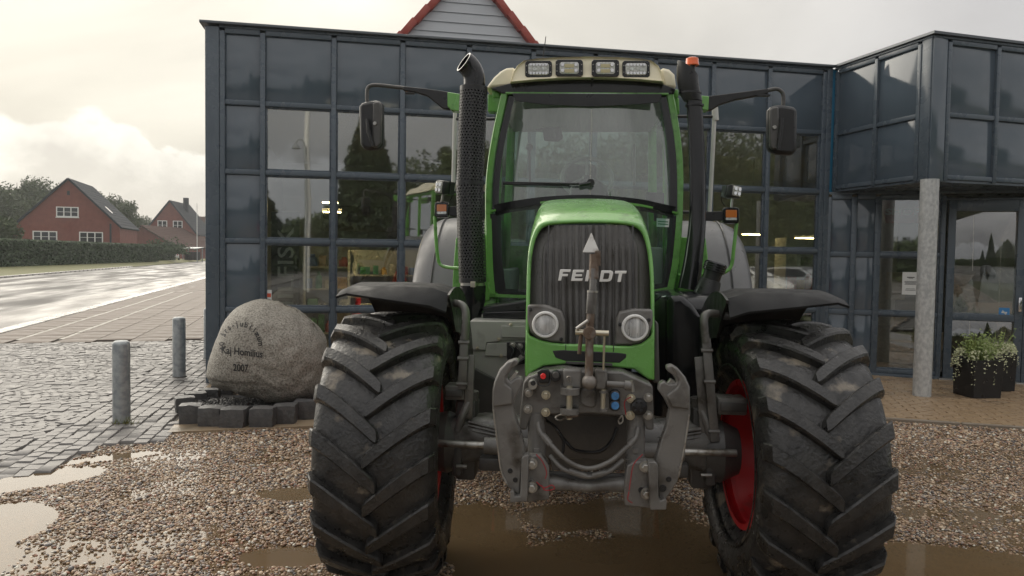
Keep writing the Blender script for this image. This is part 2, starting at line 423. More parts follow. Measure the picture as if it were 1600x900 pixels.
# straight border course along the gravel/boulder side
bd0 = G(150, 718); bd1 = cor+Vector((-.25, .25, 0)); bdir = (bd1-bd0).normalized(); bnor = Vector((-bdir.y, bdir.x, 0))
stones = []
BW = .74
for b_ in range(-22, 14):
    tc_ = b_*1.42
    Rr = .71/math.sin(R(52))
    for j in range(-110, 60):
        s0 = j*.108
        n = 15
        for k in range(n):
            ph = R(-52 + 104*(k+.5)/n)
            s = s0 + Rr*math.cos(ph); t = tc_ + Rr*math.sin(ph)
            p = org + sx_*s + sy_*t
            if p.y < 3 or p.y > 16 or p.x < -14: continue
            if not inside(p, field): continue
            db = (p-bd0).dot(bnor)
            if db < BW and (p-bd0).dot(bdir) > -6: continue
            stones.append((p, math.atan2(sx_.y, sx_.x)+ph+rng_.uniform(-.09, .09), 0))
for r_ in range(-8, 9):
    for c_ in range(-45, 90):
        s = c_*.158 + (r_ % 2)*.079; t = r_*.124 + .06
        if t > BW or t < -1.2: continue
        p = bd0 + bdir*s + bnor*t
        if not inside(p, field): continue
        stones.append((p, math.atan2(bdir.y, bdir.x)+rng_.uniform(-.05, .05), 1))
def inview(p):
    d = p-CAM; zc = d.dot(_f)
    return zc > .5 and -30 < 800+FPX*d.dot(_r)/zc < 330 and 450-FPX*d.dot(_u)/zc < 930
stones = [q for q in stones if (q[0]-CAM).length < 17]
stones.sort(key=lambda q: (0 if inview(q[0]) else 1, (q[0]-CAM).length))
vv, ff = [], []
for i, (p, a, kind) in enumerate(stones):
    me = (SETR if kind else SETT)[rng_.randrange(5)]
    z = -.052 + rng_.uniform(-.007, .005) + .012*noise.noise(p*1.1)
    z -= .024*max(0, min(1, (6.55+.35*noise.noise(p*1.7)-p.y)/1.1))   # the paving sinks towards the puddle at the gravel edge
    if i < 300:
        o = bpy.data.objects.new('cobblestone', me); col.objects.link(o); o.parent = cob; o.location = (p.x, p.y, z)
        o.rotation_euler = (rng_.uniform(-.05, .05), rng_.uniform(-.05, .05), a)
    else:
        M = Matrix.Translation((p.x, p.y, z)) @ Matrix.Rotation(a, 4, 'Z') @ Matrix.Rotation(rng_.uniform(-.05, .05), 4, 'X')
        o_ = len(vv); vv.extend([M @ v.co for v in me.vertices]); ff.extend([[o_+k for k in pl.vertices] for pl in me.polygons])
rest = mesh_obj('cobblestones_beyond', vv, ff, M_sett, cob, smooth=50); rest['kind'] = 'stuff'

# ---- yard: gravel with puddles. height field, then pebbles, then a flat sheet of muddy water
def blob(x, y, cx, cy, rx_, ry_, rot=0.0):
    c, s = math.cos(rot), math.sin(rot); dx, dy = x-cx, y-cy
    u_, v_ = (dx*c+dy*s)/rx_, (-dx*s+dy*c)/ry_
    return max(0.0, 1-(u_*u_+v_*v_))
PUD = []
def pud(px, py, rx_, ry_, d, rot=0.0):
    g = G(px, py); PUD.append((g.x, g.y, rx_, ry_, d, rot))
pud(-10, 812, .36, .48, .05, .35); pud(50, 745, .55, .24, .042, .75); pud(-160, 880, .6, .5, .05); pud(150, 712, .55, .10, .04, .55)
pud(420, 935, .50, .36, .06, .1); pud(450, 765, .28, .2, .030); pud(450, 862, .3, .16, .034)
pud(750, 835, .30, .75, .05, .1); pud(1010, 900, .72, .75, .06, .1); pud(1000, 800, .45, .55, .022)
pud(1500, 925, 1.3, .72, .06, .05); pud(1430, 872, .75, .34, .04); pud(700, 1000, .7, .4, .05); pud(930, 885, .7, .42, .045); pud(880, 800, .3, .3, .03); pud(1200, 860, .7, .6, .04)
WATER = -.030
def gz(x, y):
    p = Vector((x, y, 0))
    h = .010*noise.noise(p*.9) + .009*noise.noise(p*2.3+Vector((7, 0, 0))) + .005*noise.noise(p*5.1)
    for q in PUD:
        b_ = blob(x, y, *q[:4], q[5])
        if b_ > 0: b_ += .45*noise.noise(p*2.6+Vector((0, 0, 3)))*min(1, b_*4)
        if b_ > 0: h -= q[4]*min(1, b_*1.5)
    return h
yard = [G(-260, 830), G(0, 742), G(70, 730), G(140, 702), G(150, 694), G(245, 688), G(262, 672), G(500, 665), Vector((-1.0, 8.9, 0)),
        Vector((2.6, 9.2, 0)), G(1340, 649), G(1600, 666), G(2000, 690), G(2400, 1100), Vector((3.5, -4, 0)), Vector((-4, -4, 0))]
nx, ny = 150, 150
X0, X1, Y0, Y1 = -5.5, 9.0, -4.0, 10.2
gv, gf, idx = [], [], {}
for j in range(ny+1):
    for i in range(nx+1):
        x = X0+(X1-X0)*i/nx; y = Y0+(Y1-Y0)*j/ny; gv.append((x, y, gz(x, y)-.035))
ins = [inside(v, yard) for v in gv]
for j in range(ny):
    for i in range(nx):
        q = (j*(nx+1)+i, j*(nx+1)+i+1, (j+1)*(nx+1)+i+1, (j+1)*(nx+1)+i)
        if any(ins[k] for k in q): gf.append(q)
M_grit = mat('wet_grit', (.16, .12, .08), .35, c2=(.28, .21, .14), scale=60, var=.4, rvar=.1, bump=.6, bscale=160)
gy = tag(mesh_obj('gravel_yard', gv, gf, M_grit, None, 60), kind='structure')
# pebbles: points with size and colour, each carrying one of six stone shapes
prs = np.random.RandomState(5)
pts, sizes, tints, wets = [], [], [], []
def addpeb(n, y0, y1, smin, smax):
    k = 0
    while k < n:
        y = y0+(y1-y0)*prs.rand(); hw = (y*.70+.5); x = hw*(2*prs.rand()-1)
        k += 1
        if not inside((x, y), yard): continue
        h = gz(x, y)
        s = smin+(smax-smin)*prs.rand()**2.2
        wet = WATER-h
        # fewer and sunken stones in the puddle bottoms
        fines = noise.noise(Vector((x*1.3, y*1.3, 8)))+.5*noise.noise(Vector((x*4, y*4, 2)))
        if fines > .18 and prs.rand() < min(.75, (fines-.18)*2.2): continue
        if prs.rand() < .012: s *= 1.7
        if wet > .006 and prs.rand() < min(.97, .55+wet*22): continue
        big = .5+.5*noise.noise(Vector((x*.8, y*.8, 3)))
        if x > -.2 and y < 7: s *= .85
        pts.append((x, y, h-.034+s*.16+.012*prs.rand())); sizes.append(s*(.75+.5*big)); tints.append(prs.rand()); wets.append(max(0.0, min(1.0, (WATER+.026-h)/.022)))
addpeb(90000, 2.2, 4.6, .007, .024); addpeb(125000, 4.6, 7.0, .008, .024); addpeb(90000, 7.0, 9.4, .010, .026)
pm = bpy.data.meshes.new('gravel'); pm.from_pydata(pts, [], [])
for nm, arr in (('sz', sizes), ('tint', tints), ('wet', wets)):
    at = pm.attributes.new(nm, 'FLOAT', 'POINT'); at.data.foreach_set('value', np.array(arr, dtype=np.float32))
grav = bpy.data.objects.new('gravel', pm); col.objects.link(grav); tag(grav, kind='stuff')
M_peb = bpy.data.materials.new('pebble'); M_peb.use_nodes = True
nt = M_peb.node_tree; N = nt.nodes; L = nt.links; p_ = N['Principled BSDF']; p_.inputs['Roughness'].default_value = .33
at = N.new('ShaderNodeAttribute'); at.attribute_type = 'INSTANCER'; at.attribute_name = 'tint'
cr = N.new('ShaderNodeValToRGB'); L.new(at.outputs['Fac'], cr.inputs[0]); 
wa = N.new('ShaderNodeAttribute'); wa.attribute_type = 'INSTANCER'; wa.attribute_name = 'wet'      # soaked stones by the water are darker and shinier
wmx = N.new('ShaderNodeMix'); wmx.data_type = 'RGBA'; wmx.blend_type = 'MULTIPLY'; L.new(wa.outputs['Fac'], wmx.inputs[0]); L.new(cr.outputs[0], wmx.inputs[6]); wmx.inputs[7].default_value = (.5, .44, .38, 1)
L.new(wmx.outputs[2], p_.inputs['Base Color']); wr_ = N.new('ShaderNodeMapRange'); L.new(wa.outputs['Fac'], wr_.inputs[0]); wr_.inputs[3].default_value = .4; wr_.inputs[4].default_value = .16; L.new(wr_.outputs[0], p_.inputs['Roughness'])
cr.color_ramp.interpolation = 'CONSTANT'
stops = [(0, (0.279, 0.184, 0.112)), (.14, (0.420, 0.292, 0.178)), (.28, (0.196, 0.136, 0.092)), (.40, (0.503, 0.381, 0.265)), (.50, (0.161, 0.143, 0.133)), (.60, (0.350, 0.231, 0.159)), (.70, (0.266, 0.231, 0.205)),
         (.78, (0.587, 0.469, 0.331)), (.86, (0.329, 0.163, 0.106)), (.91, (0.655, 0.637, 0.543)), (.96, (0.084, 0.075, 0.073))]
el = cr.color_ramp.elements
while len(el) < len(stops): el.new(.5)
for e, (ps, c) in zip(el, stops): e.position = ps; e.color = (*c, 1)
pebs = []
for i in range(6):
    b = bmesh.new(); bmesh.ops.create_icosphere(b, subdivisions=2, radius=.5)
    for v in b.verts:
        n = v.co.normalized(); v.co = n*(.5+.16*noise.noise(n*1.4+Vector((i*9, 0, 0))))
        v.co.x *= 1.25; v.co.z *= .62
    me = bpy.data.meshes.new('pebble'); b.to_mesh(me); b.free(); me.materials.append(M_peb)
    for pl in me.polygons: pl.use_smooth = True
    pebs.append(me)
def gn_scatter(obj, meshes):
    ng = bpy.data.node_groups.new('scatter', 'GeometryNodeTree')
    ng.interface.new_socket('Geometry', in_out='INPUT', socket_type='NodeSocketGeometry')
    ng.interface.new_socket('Geometry', in_out='OUTPUT', socket_type='NodeSocketGeometry')
    N = ng.nodes; L = ng.links; gi = N.new('NodeGroupInput'); go = N.new('NodeGroupOutput')
    join = N.new('GeometryNodeJoinGeometry'); L.new(join.outputs[0], go.inputs[0])
    tn = N.new('GeometryNodeInputNamedAttribute'); tn.data_type = 'FLOAT'; tn.inputs[0].default_value = 'tint'
    sn = N.new('GeometryNodeInputNamedAttribute'); sn.data_type = 'FLOAT'; sn.inputs[0].default_value = 'sz'
    rr = N.new('FunctionNodeRandomValue'); rr.data_type = 'FLOAT_VECTOR'; rr.inputs[0].default_value = (-.45, -.45, 0); rr.inputs[1].default_value = (.45, .45, 6.28)
    ri = N.new('FunctionNodeRandomValue'); ri.data_type = 'INT'; ri.inputs[4].default_value = 0; ri.inputs[5].default_value = len(meshes)-1; ri.inputs['Seed'].default_value = 4
    gs = N.new('GeometryNodeGeometryToInstance')
    for me in meshes:
        # mesh is brought in through a hidden-free constant: the object's own datablock copy
        oi = N.new('GeometryNodeObjectInfo'); oi.inputs[0].default_value = me; oi.inputs[1].default_value = True
        L.new(oi.outputs['Geometry'], gs.inputs[0])
    iop = N.new('GeometryNodeInstanceOnPoints'); L.new(gi.outputs[0], iop.inputs[0]); L.new(gs.outputs[0], iop.inputs['Instance'])
    iop.inputs['Pick Instance'].default_value = True
    L.new(ri.outputs[2], iop.inputs['Instance Index']); L.new(rr.outputs[0], iop.inputs['Rotation']); L.new(sn.outputs[0], iop.inputs['Scale'])
    st = N.new('GeometryNodeStoreNamedAttribute'); st.data_type = 'FLOAT'; st.domain = 'INSTANCE'; st.inputs['Name'].default_value = 'tint'
    L.new(iop.outputs[0], st.inputs[0]); L.new(tn.outputs[0], st.inputs['Value'])
    wn_ = N.new('GeometryNodeInputNamedAttribute'); wn_.data_type = 'FLOAT'; wn_.inputs[0].default_value = 'wet'
    s2 = N.new('GeometryNodeStoreNamedAttribute'); s2.data_type = 'FLOAT'; s2.domain = 'INSTANCE'; s2.inputs['Name'].default_value = 'wet'
    L.new(st.outputs[0], s2.inputs[0]); L.new(wn_.outputs[0], s2.inputs['Value']); L.new(s2.outputs[0], join.inputs[0])
    md = obj.modifiers.new('scatter', 'NODES'); md.node_group = ng
# shape sources stay unlinked from the scene, so they exist only through the scatter
srcs = [bpy.data.objects.new('pebble_shape', me) for me in pebs]
gn_scatter(grav, srcs)
# muddy water
M_water = mat('muddy_water', (.20, .14, .075), .05, c2=(.25, .18, .105), scale=1.6, bump=.015, bscale=6, spec=.5)
def water_nodes():
    nt = M_water.node_tree; N = nt.nodes; L = nt.links; p = N['Principled BSDF']; out = N['Material Output']
    tr = N.new('ShaderNodeBsdfTransparent'); tr.inputs[0].default_value = (.55, .42, .26, 1); mx = N.new('ShaderNodeMixShader')
    mx.inputs[0].default_value = .62; L.new(tr.outputs[0], mx.inputs[1]); L.new(p.outputs[0], mx.inputs[2]); L.new(mx.outputs[0], out.inputs[0])
water_nodes()
mb = MB(); wpoly = [(p.x, p.y, WATER) for p in yard]
mb.poly(wpoly, [tuple(range(len(wpoly)))]); tag(mb.build('puddle_water', M_water, smooth=0), kind='structure')
# ================================================================== SHOWROOM BUILDING
# local frame: x along the glazed wall from the street corner, y into the building, z up
bld = tag(empty('showroom_building', cor, WANG), 'dark blue grey panelled showroom with large shop windows behind the tractor', 'building')
BI = Matrix.Translation(cor) @ Matrix.Rotation(WANG, 4, 'Z'); BINV = BI.inverted()
ZR = [.07, .955, 1.845, 2.735, 3.62, 4.52]; ZT = 4.60
XC = [.70+.895*k for k in range(10)]              # window column lines
XE = XC[-1]+.12                                    # end of the long wall
M_pane = glass('shop_glass', (.80, .83, .80), 1.5, 1.2, .022, .21, wave=.06)
cache = {}; LM = {}
def slab_part(name, x0, x1, z0, z1, y0, y1, m, bev=.004, frame=None, parent=None):
    """a box in wall coordinates; same-size pieces share their mesh"""
    key = (name, round(x1-x0, 3), round(z1-z0, 3), round(y1-y0, 3), m.name)
    if key not in cache:
        cache[key] = MB().box((0, 0, 0), (x1-x0, y1-y0, z1-z0), None, bev).build(name, m, link=False, smooth=30).data
    o = bpy.data.objects.new(name, cache[key]); col.objects.link(o); o.parent = parent or bld
    M = Matrix.Translation(((x0+x1)/2, (y0+y1)/2, (z0+z1)/2))
    LM[o.name] = (frame @ M) if frame is not None else M
    o.matrix_local = LM[o.name]
    return o
def grid(xs, zs, solid, frame=None, w=.065, depth=.11, post_front=-.02, pane_y=.045, skip=()):
    """posts, rails and an infill (panel or pane) for every cell"""
    for i, x in enumerate(xs):
        slab_part('mullion', x-w/2, x+w/2, zs[0]-.05, zs[-1], post_front, depth, M_frame, .006, frame)
    for i in range(len(xs)-1):
        a, b = xs[i]+w/2, xs[i+1]-w/2
        for j, z in enumerate(zs):
            slab_part('transom', a, b, z-w/2, z+w/2, post_front+.008, depth-.005, M_frame, .006, frame)
        for j in range(len(zs)-1):
            if (i, j) in skip: continue
            c, d = zs[j]+w/2, zs[j+1]-w/2
            if solid(i, j):
                slab_part('cladding_panel', a, b, c, d, .018, .05, M_clad, .004, frame)
                # thin rim round the panel
            else:
                for (e0_, e1_, f0, f1) in ((a, a+.022, c, d), (b-.022, b, c, d)):
                    slab_part('glazing_bead', e0_, e1_, f0, f1, .02, .06, M_frame, .003, frame)
                slab_part('glazing_bead', a+.022, b-.022, c, c+.022, .02, .06, M_frame, .003, frame)
                slab_part('glazing_bead', a+.022, b-.022, d-.022, d, .02, .06, M_frame, .003, frame)
                slab_part('window_pane', a+.018, b-.018, c+.018, d-.018, pane_y, pane_y+.004, M_pane, 0, frame)
# corner post and the narrow panel column
slab_part('corner_post', 0, .17, 0, 4.56, -.03, .17, M_frame, .008)
grid([.205]+XC, ZR, lambda i, j: j == 4 or i == 0)
slab_part('end_post', XE-.085, XE, 0, 4.56, -.025, .14, M_frame, .006)
slab_part('base_sill', .17, XE-.085, -.04, .036, -.04, .12, M_frame, .006)
slab_part('fascia', .17, XE, 4.52+.034, 4.585, -.015, .12, M_frame, .004)
slab_part('roof_trim', -.06, XE+.02, 4.585, 4.62, -.07, 9.2, M_trim, .004)
# street side and the hidden walls
side = Matrix.Rotation(R(90), 4, 'Z')             # x -> into the building
sx_cols = [.17+.9*k for k in range(11)]
grid(sx_cols, ZR, lambda i, j: True, frame=Matrix.Translation((0, 0, 0)) @ side @ Matrix.Scale(-1, 4, (0, 1, 0)), w=.06)
slab_part('rear_wall', -.0, XE+7, 0, 4.55, 9.0, 9.15, M_clad, .004)
slab_part('right_wall', XE+7, XE+7.15, 0, 4.55, -2.5, 9.0, M_clad, .004)
# blue joint strip where the long wall meets the porch
M_blue = mat('blue_sheet', (.03, .17, .30), .25, c2=(.035, .20, .34), scale=2)
slab_part('joint_strip', XE+.002, XE+.10, 2.72, 4.575, .0, .06, M_blue, .003)

# ---- porch volume over the entrance (turned a little against the long wall)
pA = PL(1303, 200, cor + wt*XE, wn); pA.z = 0
def at_h(px, py, z):                                # ground position of a point known to be at height z
    q = G(px, py, z); return Vector((q.x, q.y, 0))
pB = at_h(1459, 53, 4.60)
pdir = (pA-pB).normalized(); pang = math.atan2(pdir.y, pdir.x)     # from near corner back to the wall
pright = Vector((-pdir.y, pdir.x, 0)); pright = pright if pright.x > 0 else -pright
Lp = (pA-pB).length
print('PORCH', pA, pB, Lp, math.degrees(math.atan2(pright.y, pright.x)), 'XE px', XE)
def fr(o, xd):                                      # frame with x along xd, y pointing inwards (left normal), in building space
    xd = xd.normalized(); yd = Vector((-xd.y, xd.x, 0))
    return BINV @ Matrix(((xd.x, yd.x, 0, o.x), (xd.y, yd.y, 0, o.y), (0, 0, 1, 0), (0, 0, 0, 1)))
ZP = [2.80, 3.60, 4.52]
fL = fr(pA, -pdir)                                  # left face: from wall to near corner
xs = [.05, Lp*.47, Lp-.20]
grid(xs, ZP, lambda i, j: True, frame=fL, w=.06)
slab_part('porch_corner', Lp-.168, Lp-.01, 2.745, 4.56, -.012, .15, M_frame, .006, fL)
fF = fr(pB, pright)
xs = [.26+.80*k for k in range(7)]
grid(xs, ZP, lambda i, j: True, frame=fF, w=.06)
slab_part('porch_corner', .005, .228, 2.745, 4.56, -.012, .15, M_clad, .006, fF)
slab_part('porch_fascia', .0, 5.3, 4.555, 4.59, -.016, .12, M_frame, .004, fF)
slab_part('porch_fascia', .0, Lp, 4.555, 4.589, -.016, .12, M_frame, .004, fL)
# roof and soffit of the porch
def flat(name, pts, z0, z1, m):
    mb = MB(); q = [BINV @ Vector((p.x, p.y, 0)) for p in pts]
    mb.prism([(p.x, p.y) for p in q], lambda a, b, d: Vector((a, b, d)), z0, z1); return mb.build(name, m, bld, smooth=0)
far = pB + pright*5.4; farA = far + pdir*Lp*1.1
flat('porch_roof', [pB - pright*.05 - pdir*.06, far, farA, pA - pright*.05], 4.592, 4.625, M_trim)
flat('porch_soffit', [pB + pdir*.012 + pright*.012, far, farA, pA + pright*.012], 2.735, 2.765, M_frame)
# column under the near corner
cbase = G(1443, 620); cb = BINV @ Vector((cbase.x+.02, cbase.y+.08, 0))
mb = MB().cyl((cb.x, cb.y, -.05), (cb.x, cb.y, 2.74), .108, seg=32); mb.build('column', M_galvc, bld, smooth=40)

# ---- entrance wall under the porch
eA = cor + wt*(XE-.03) - wn*.02
eB = G(1590, 599)
eA = Vector((eA.x, eA.y, 0)); eB = Vector((eB.x, eB.y, 0))
exd = (eB-eA).normalized(); fE = fr(eA, exd)
def ex(px, py=450):
    q = PL(px, py, eA, Vector((exd.y, -exd.x, 0))); return (q-eA).dot(exd)
print('ENTR', eA, eB, [round(ex(p), 3) for p in (1303, 1335, 1365, 1440, 1475, 1490, 1590)])
ZE = [.07, .93, 1.80, 2.66]
x1, x2, x3 = ex(1331), ex(1368), ex(1470)
grid([.05, x1, x2], ZE, lambda i, j: True, frame=fE, w=.075)
grid([x2+.001, x3], ZE, lambda i, j: False, frame=fE, w=.06)
slab_part('base_sill', .05, x3, -.04, .036, -.04, .12, M_frame, .006, fE)
slab_part('threshold', x3, x3+1.9, -.02, .02, -.10, .12, M_steel, .004, fE)
slab_part('header_beam', 0, x3+4, 2.66+.0335, 2.735, -.01, .14, M_frame, .004, fE)
# door: leaf with two panes, handle
dx0, dx1 = ex(1478), ex(1600)
door = slab_part('door', dx0, dx0+.10, .02, 2.60, -.005, .06, M_frame, .006, fE)
def dpart(name, a, b, c, d, y0, y1, m):
    o = slab_part(name, a, b, c, d, y0, y1, m, .004, fE); o.parent = door; o.matrix_local = LM[door.name].inverted() @ LM[o.name]; return o
dpart('door_stile', dx1-.10, dx1, .02, 2.60, -.005, .06, M_frame)
for c, d in ((.02, .16), (.87, .97), (2.44, 2.60)):
    dpart('door_rail', dx0+.10, dx1-.10, c, d, -.002, .058, M_frame)
dpart('door_pane', dx0+.10, dx1-.10, .16, .87, .03, .034, M_pane)
dpart('door_pane', dx0+.10, dx1-.10, .97, 2.44, .03, .034, M_pane)
dpart('door_handle', dx1-.07, dx1-.03, 1.02, 1.22, -.05, -.006, M_chrome)
slab_part('door_jamb', dx1+.005, dx1+.09, 0, 2.62, -.01, .12, M_frame, .006, fE)
slab_part('door_head', dx0-.02, dx1+.09, 2.602, 2.625, -.01, .12, M_frame, .004, fE)
grid([dx1+.13, dx1+1.1, dx1+2.1, dx1+3.1], ZE, lambda i, j: False, frame=fE, w=.07)
# notices on the glass
M_paper = mat('paper', (.75, .76, .74), .6, c2=(.68, .69, .67), scale=40)
def fe(px, py, off=-.0):
    q = PL(px, py, eA, Vector((exd.y, -exd.x, 0))); return (q-eA).dot(exd), q.z
EINV = BI @ fE
def sticker(name, label, cat, px0, py0, px1, py1, m, y=.038, frame=None, conv=fe, th=.003):
    a, z1 = conv(px0, py0); b, z0 = conv(px1, py1)
    o = MB().box((0, 0, 0), (b-a, th, z1-z0)).build(name, m, smooth=0)
    o.matrix_world = (frame if frame is not None else EINV) @ Matrix.Translation(((a+b)/2, y, (z0+z1)/2)); tag(o, label, cat); return o
nt_ = sticker('notice_sheet', 'white printed notice taped to the glass beside the column', 'notice', 1411, 425, 1436, 461, M_paper)
M_ink = mat('ink', (.03, .03, .035), .6)
w_ = .09
for k, (dz, ln) in enumerate(((.09, .5), (.075, .3), (.03, .8), (.015, .8), (0, .7), (-.015, .8), (-.08, .6), (-.1, .7))):
    o = MB().box((0, 0, 0), (ln*.2, .002, .006 if k else .012)).build('print_line', M_ink, nt_, smooth=0); o.location = (0, -.0026, dz)
M_bluest = mat('blue_sticker', (.06, .25, .55), .4)
st = sticker('door_sticker', 'small square blue sticker low on the entrance door glass', 'sticker', 1562, 481, 1578, 496, M_bluest, y=.027)
for a in (0, 1): o = MB().box((0, 0, 0), (.07, .002, .02)).build('arrow', M_paper, st, smooth=0); o.location = (0, -.0026, 0); o.rotation_euler = (0, a*.8, 0)

# ---- interior
M_floor = mat('shop_floor', (.34, .32, .30), .35, c2=(.4, .38, .35), scale=2)
M_wallin = mat('shop_wall', (.38, .37, .34), .8, c2=(.44, .43, .40), scale=1.5)
M_ceil = mat('shop_ceiling', (.5, .5, .48), .8)
slab_part('interior_floor', .2, XE+6.9, -.05, .02, .14, 8.9, M_floor, 0)
slab_part('interior_wall', .2, XE+6.9, .02, 3.7, 7.2, 7.3, M_wallin, 0)
slab_part('interior_ceiling', .2, XE+6.9, 3.68, 3.75, .14, 8.9, M_ceil, 0)
slab_part('interior_wall', .19, .25, .02, 3.68, .2, 7.2, M_wallin, 0)
def bpos(px, py, y):                                 # point seen at a pixel, on a plane y metres behind the long wall
    q = PL(px, py, cor - wn*y, wn); return BINV @ q
GOODS = [mat('goods_%d' % i, c, .5, c2=tuple(min(1, v*1.8+.06) for v in c), scale=7, var=.2) for i, c in enumerate(
    [(.45, .06, .04), (.05, .12, .38), (.5, .46, .38), (.05, .24, .1), (.55, .32, .05), (.06, .06, .065), (.32, .22, .14), (.6, .6, .58)])]
M_shelf = mat('shelf_grey', (.55, .55, .53), .5)
rs = random.Random(11)
def shelf(x, y, w, levels, h, label, rz=0.0):
    root = tag(empty('display_shelf', BI @ Vector((x, y, .02)), WANG+rz), label, 'shelf', None)
    for sx in (0, w): MB().b2(sx-.02, sx+.02, 0, .4, 0, h).build('upright', M_shelf, root, smooth=0)
    MB().b2(0.02, w-.02, .38, .40, 0.1, h).build('back_panel', M_shelf, root, smooth=0)
    for l in range(levels):
        z = .12 + l*(h-.2)/levels
        MB().b2(.021, w-.021, 0, .379, z, z+.03).build('shelf_board', M_shelf, root, smooth=0)
        xx = .05
        while xx < w-.22:
            bw = rs.uniform(.08, .22); bh = rs.uniform(.12, (h-.2)/levels-.08)
            k = rs.randrange(len(GOODS))
            mb = MB()
            if rs.random() < .4: mb.lathe([(0, .02), (0, bw/2), (bh*.7, bw/2), (bh*.8, bw/4), (bh, bw/4), (bh, .01)], Matrix.Translation((xx+bw/2, .18, z+.03)) @ Matrix.Rotation(R(-90), 4, 'Y'), 10)
            else: mb.b2(xx, xx+bw, .05, .05+rs.uniform(.15, .3), z+.03, z+.03+bh, .004)
            mb.build('packed_goods', GOODS[k], root, smooth=30)
            xx += bw+rs.uniform(.01, .08)
    return root
shelf(1.75, 3.3, 1.6, 4, 1.75, 'shop shelf stacked with mixed goods seen through the window beside the vertical banner')
shelf(3.5, 4.2, 1.8, 4, 1.9, 'shop shelf with boxes and bottles behind the exhaust side window')
shelf(7.0, 3.6, 1.5, 3, 1.5, 'low shop shelf behind the window right of the cab')
shelf(9.8, 2.6, 1.3, 4, 2.1, 'entrance shop shelf with dark goods behind the red hanging sign')
shelf(.9, 4.6, 1.0, 4, 1.9, 'tall shop shelf standing behind the vertical banner')
# counter with tyres under it
def counter():
    root = tag(empty('sales_counter', BI @ Vector((1.95, 1.5, .02)), WANG), 'white topped display table with round tubs under it inside the shop window', 'table')
    MB().b2(0, 1.5, 0, .6, .82, .88, .006).build('tabletop', M_shelf, root)
    for x in (.05, 1.45):
        for y in (.05, .55): MB().b2(x-.025, x+.025, y-.025, y+.025, 0, .82).build('leg', M_shelf, root, smooth=0)
    MB().b2(.45, 1.15, .1, .5, .88, 1.12, .02).build('crate', GOODS[7], root)
    for i, k in enumerate((5, 3, 5)):
        MB().lathe([(0, .01), (0, .17), (.35, .2), (.35, .01)], Matrix.Translation((.25+i*.5, .3, 0)) @ Matrix.Rotation(R(-90), 4, 'Y'), 20).build('tub', GOODS[k], root)
counter()
# ceiling lamps that are lit
M_lit = mat('lit_lamp', (1, .72, .32), .5, emit=36.0)
def lamp(px, py, y, label, w=.22):
    p = bpos(px, py, y); root = tag(empty('ceiling_lamp', BI @ p, WANG), label, 'lamp')
    MB().b2(-w, w, -.08, .08, 0, .05, .005).build('housing', M_white, root)
    MB().b2(-w+.02, w-.02, -.06, .06, -.012, -.001).build('diffuser', M_lit, root, smooth=0)
    MB().b2(-.008, .008, -.008, .008, .05, 3.68-p.z, 0).build('rod', M_steel, root, smooth=0)
lamp(516, 316, 2.2, 'lit yellow hanging lamp seen through the shop window, the upper of two', .14)
lamp(519, 331, 2.6, 'lit yellow hanging lamp seen through the shop window, the lower of two', .16)
lamp(1175, 366, 3.5, 'lit warm lamp deep inside the shop behind the right mirror side window', .2)
lamp(1258, 372, 3.2, 'lit warm lamp in the shop beside the porch corner', .2)
# vertical banner with lettering, just behind the glass
M_bann = mat('banner_cloth', (.05, .055, .065), .7, c2=(.065, .07, .08), scale=4)
M_bwhite = mat('banner_white', (.85, .85, .83), .6)
pa = bpos(432, 325, .35); pb = bpos(472, 500, .35)
ban = MB().box((0, 0, 0), (.36, .01, 1.9)).build('banner', M_bann, smooth=0)
xb = bpos(441, 400, .065).x
ban.matrix_world = BI @ Matrix.Translation((xb+.04, .07, 1.28)) ; tag(ban, 'dark vertical banner with white rotated lettering inside the corner shop window', 'banner')
def letters_on(parent, txt, size, M, m, name='lettering', ext=.002, off=.0, **k):
    o = bpy.data.objects.new(name, text_mesh(txt, size, ext, off, **k)); o.data.materials.append(m); col.objects.link(o); o.parent = parent
    o.matrix_local = M; return o
RX = Matrix.Rotation(R(90), 4, 'X')
letters_on(ban, 'NILFISK', .285, Matrix.Translation((.10, -.008, .13)) @ RX @ Matrix.Rotation(R(90), 4, 'Z') @ Matrix.Diagonal((1.22, 1, 1, 1)), M_bwhite, off=.004, spacing=1.05)
tri = MB(); tri.prism([(0, 0), (.14, 0), (.02, .3)], lambda a, b, d: Vector((a, d, b)), -.003, .003); tr = tri.build('white_triangle', M_bwhite, ban, smooth=0); tr.location = (.12, -.02, -.55)
# small warning sticker at the bottom left of the first big pane
M_red2 = mat('print_red', (.6, .09, .04), .5)
def fw(px, py): q = BINV @ PL(px, py, cor, wn); return q.x, q.z
stk = sticker('window_sticker', 'small white and red sticker at the lower corner of the first shop window', 'sticker', 412, 453, 424, 470, M_paper, y=.030, frame=BI, conv=fw)
o = MB().box((0, 0, 0), (.08, .002, .05)).build('red_field', M_red2, stk, smooth=0); o.location = (0, -.0026, .0)
# dark board with VALO on the rear wall of the shop
brd = MB().box((0, 0, 0), (1.5, .04, .5), None, .005).build('wall_sign', mat('sign_board', (.10, .10, .095), .6), smooth=0)
p = bpos(566, 342, 4.9); brd.matrix_world = BI @ Matrix.Translation(p); tag(brd, 'dim grey sign board with dark capital letters high inside the shop', 'sign')
letters_on(brd, 'VALO', .42, Matrix.Translation((0, -.026, -.15)) @ RX @ Matrix.Diagonal((1.3, 1, 1, 1)), mat('sign_dark', (.02, .02, .02), .6), off=.006)
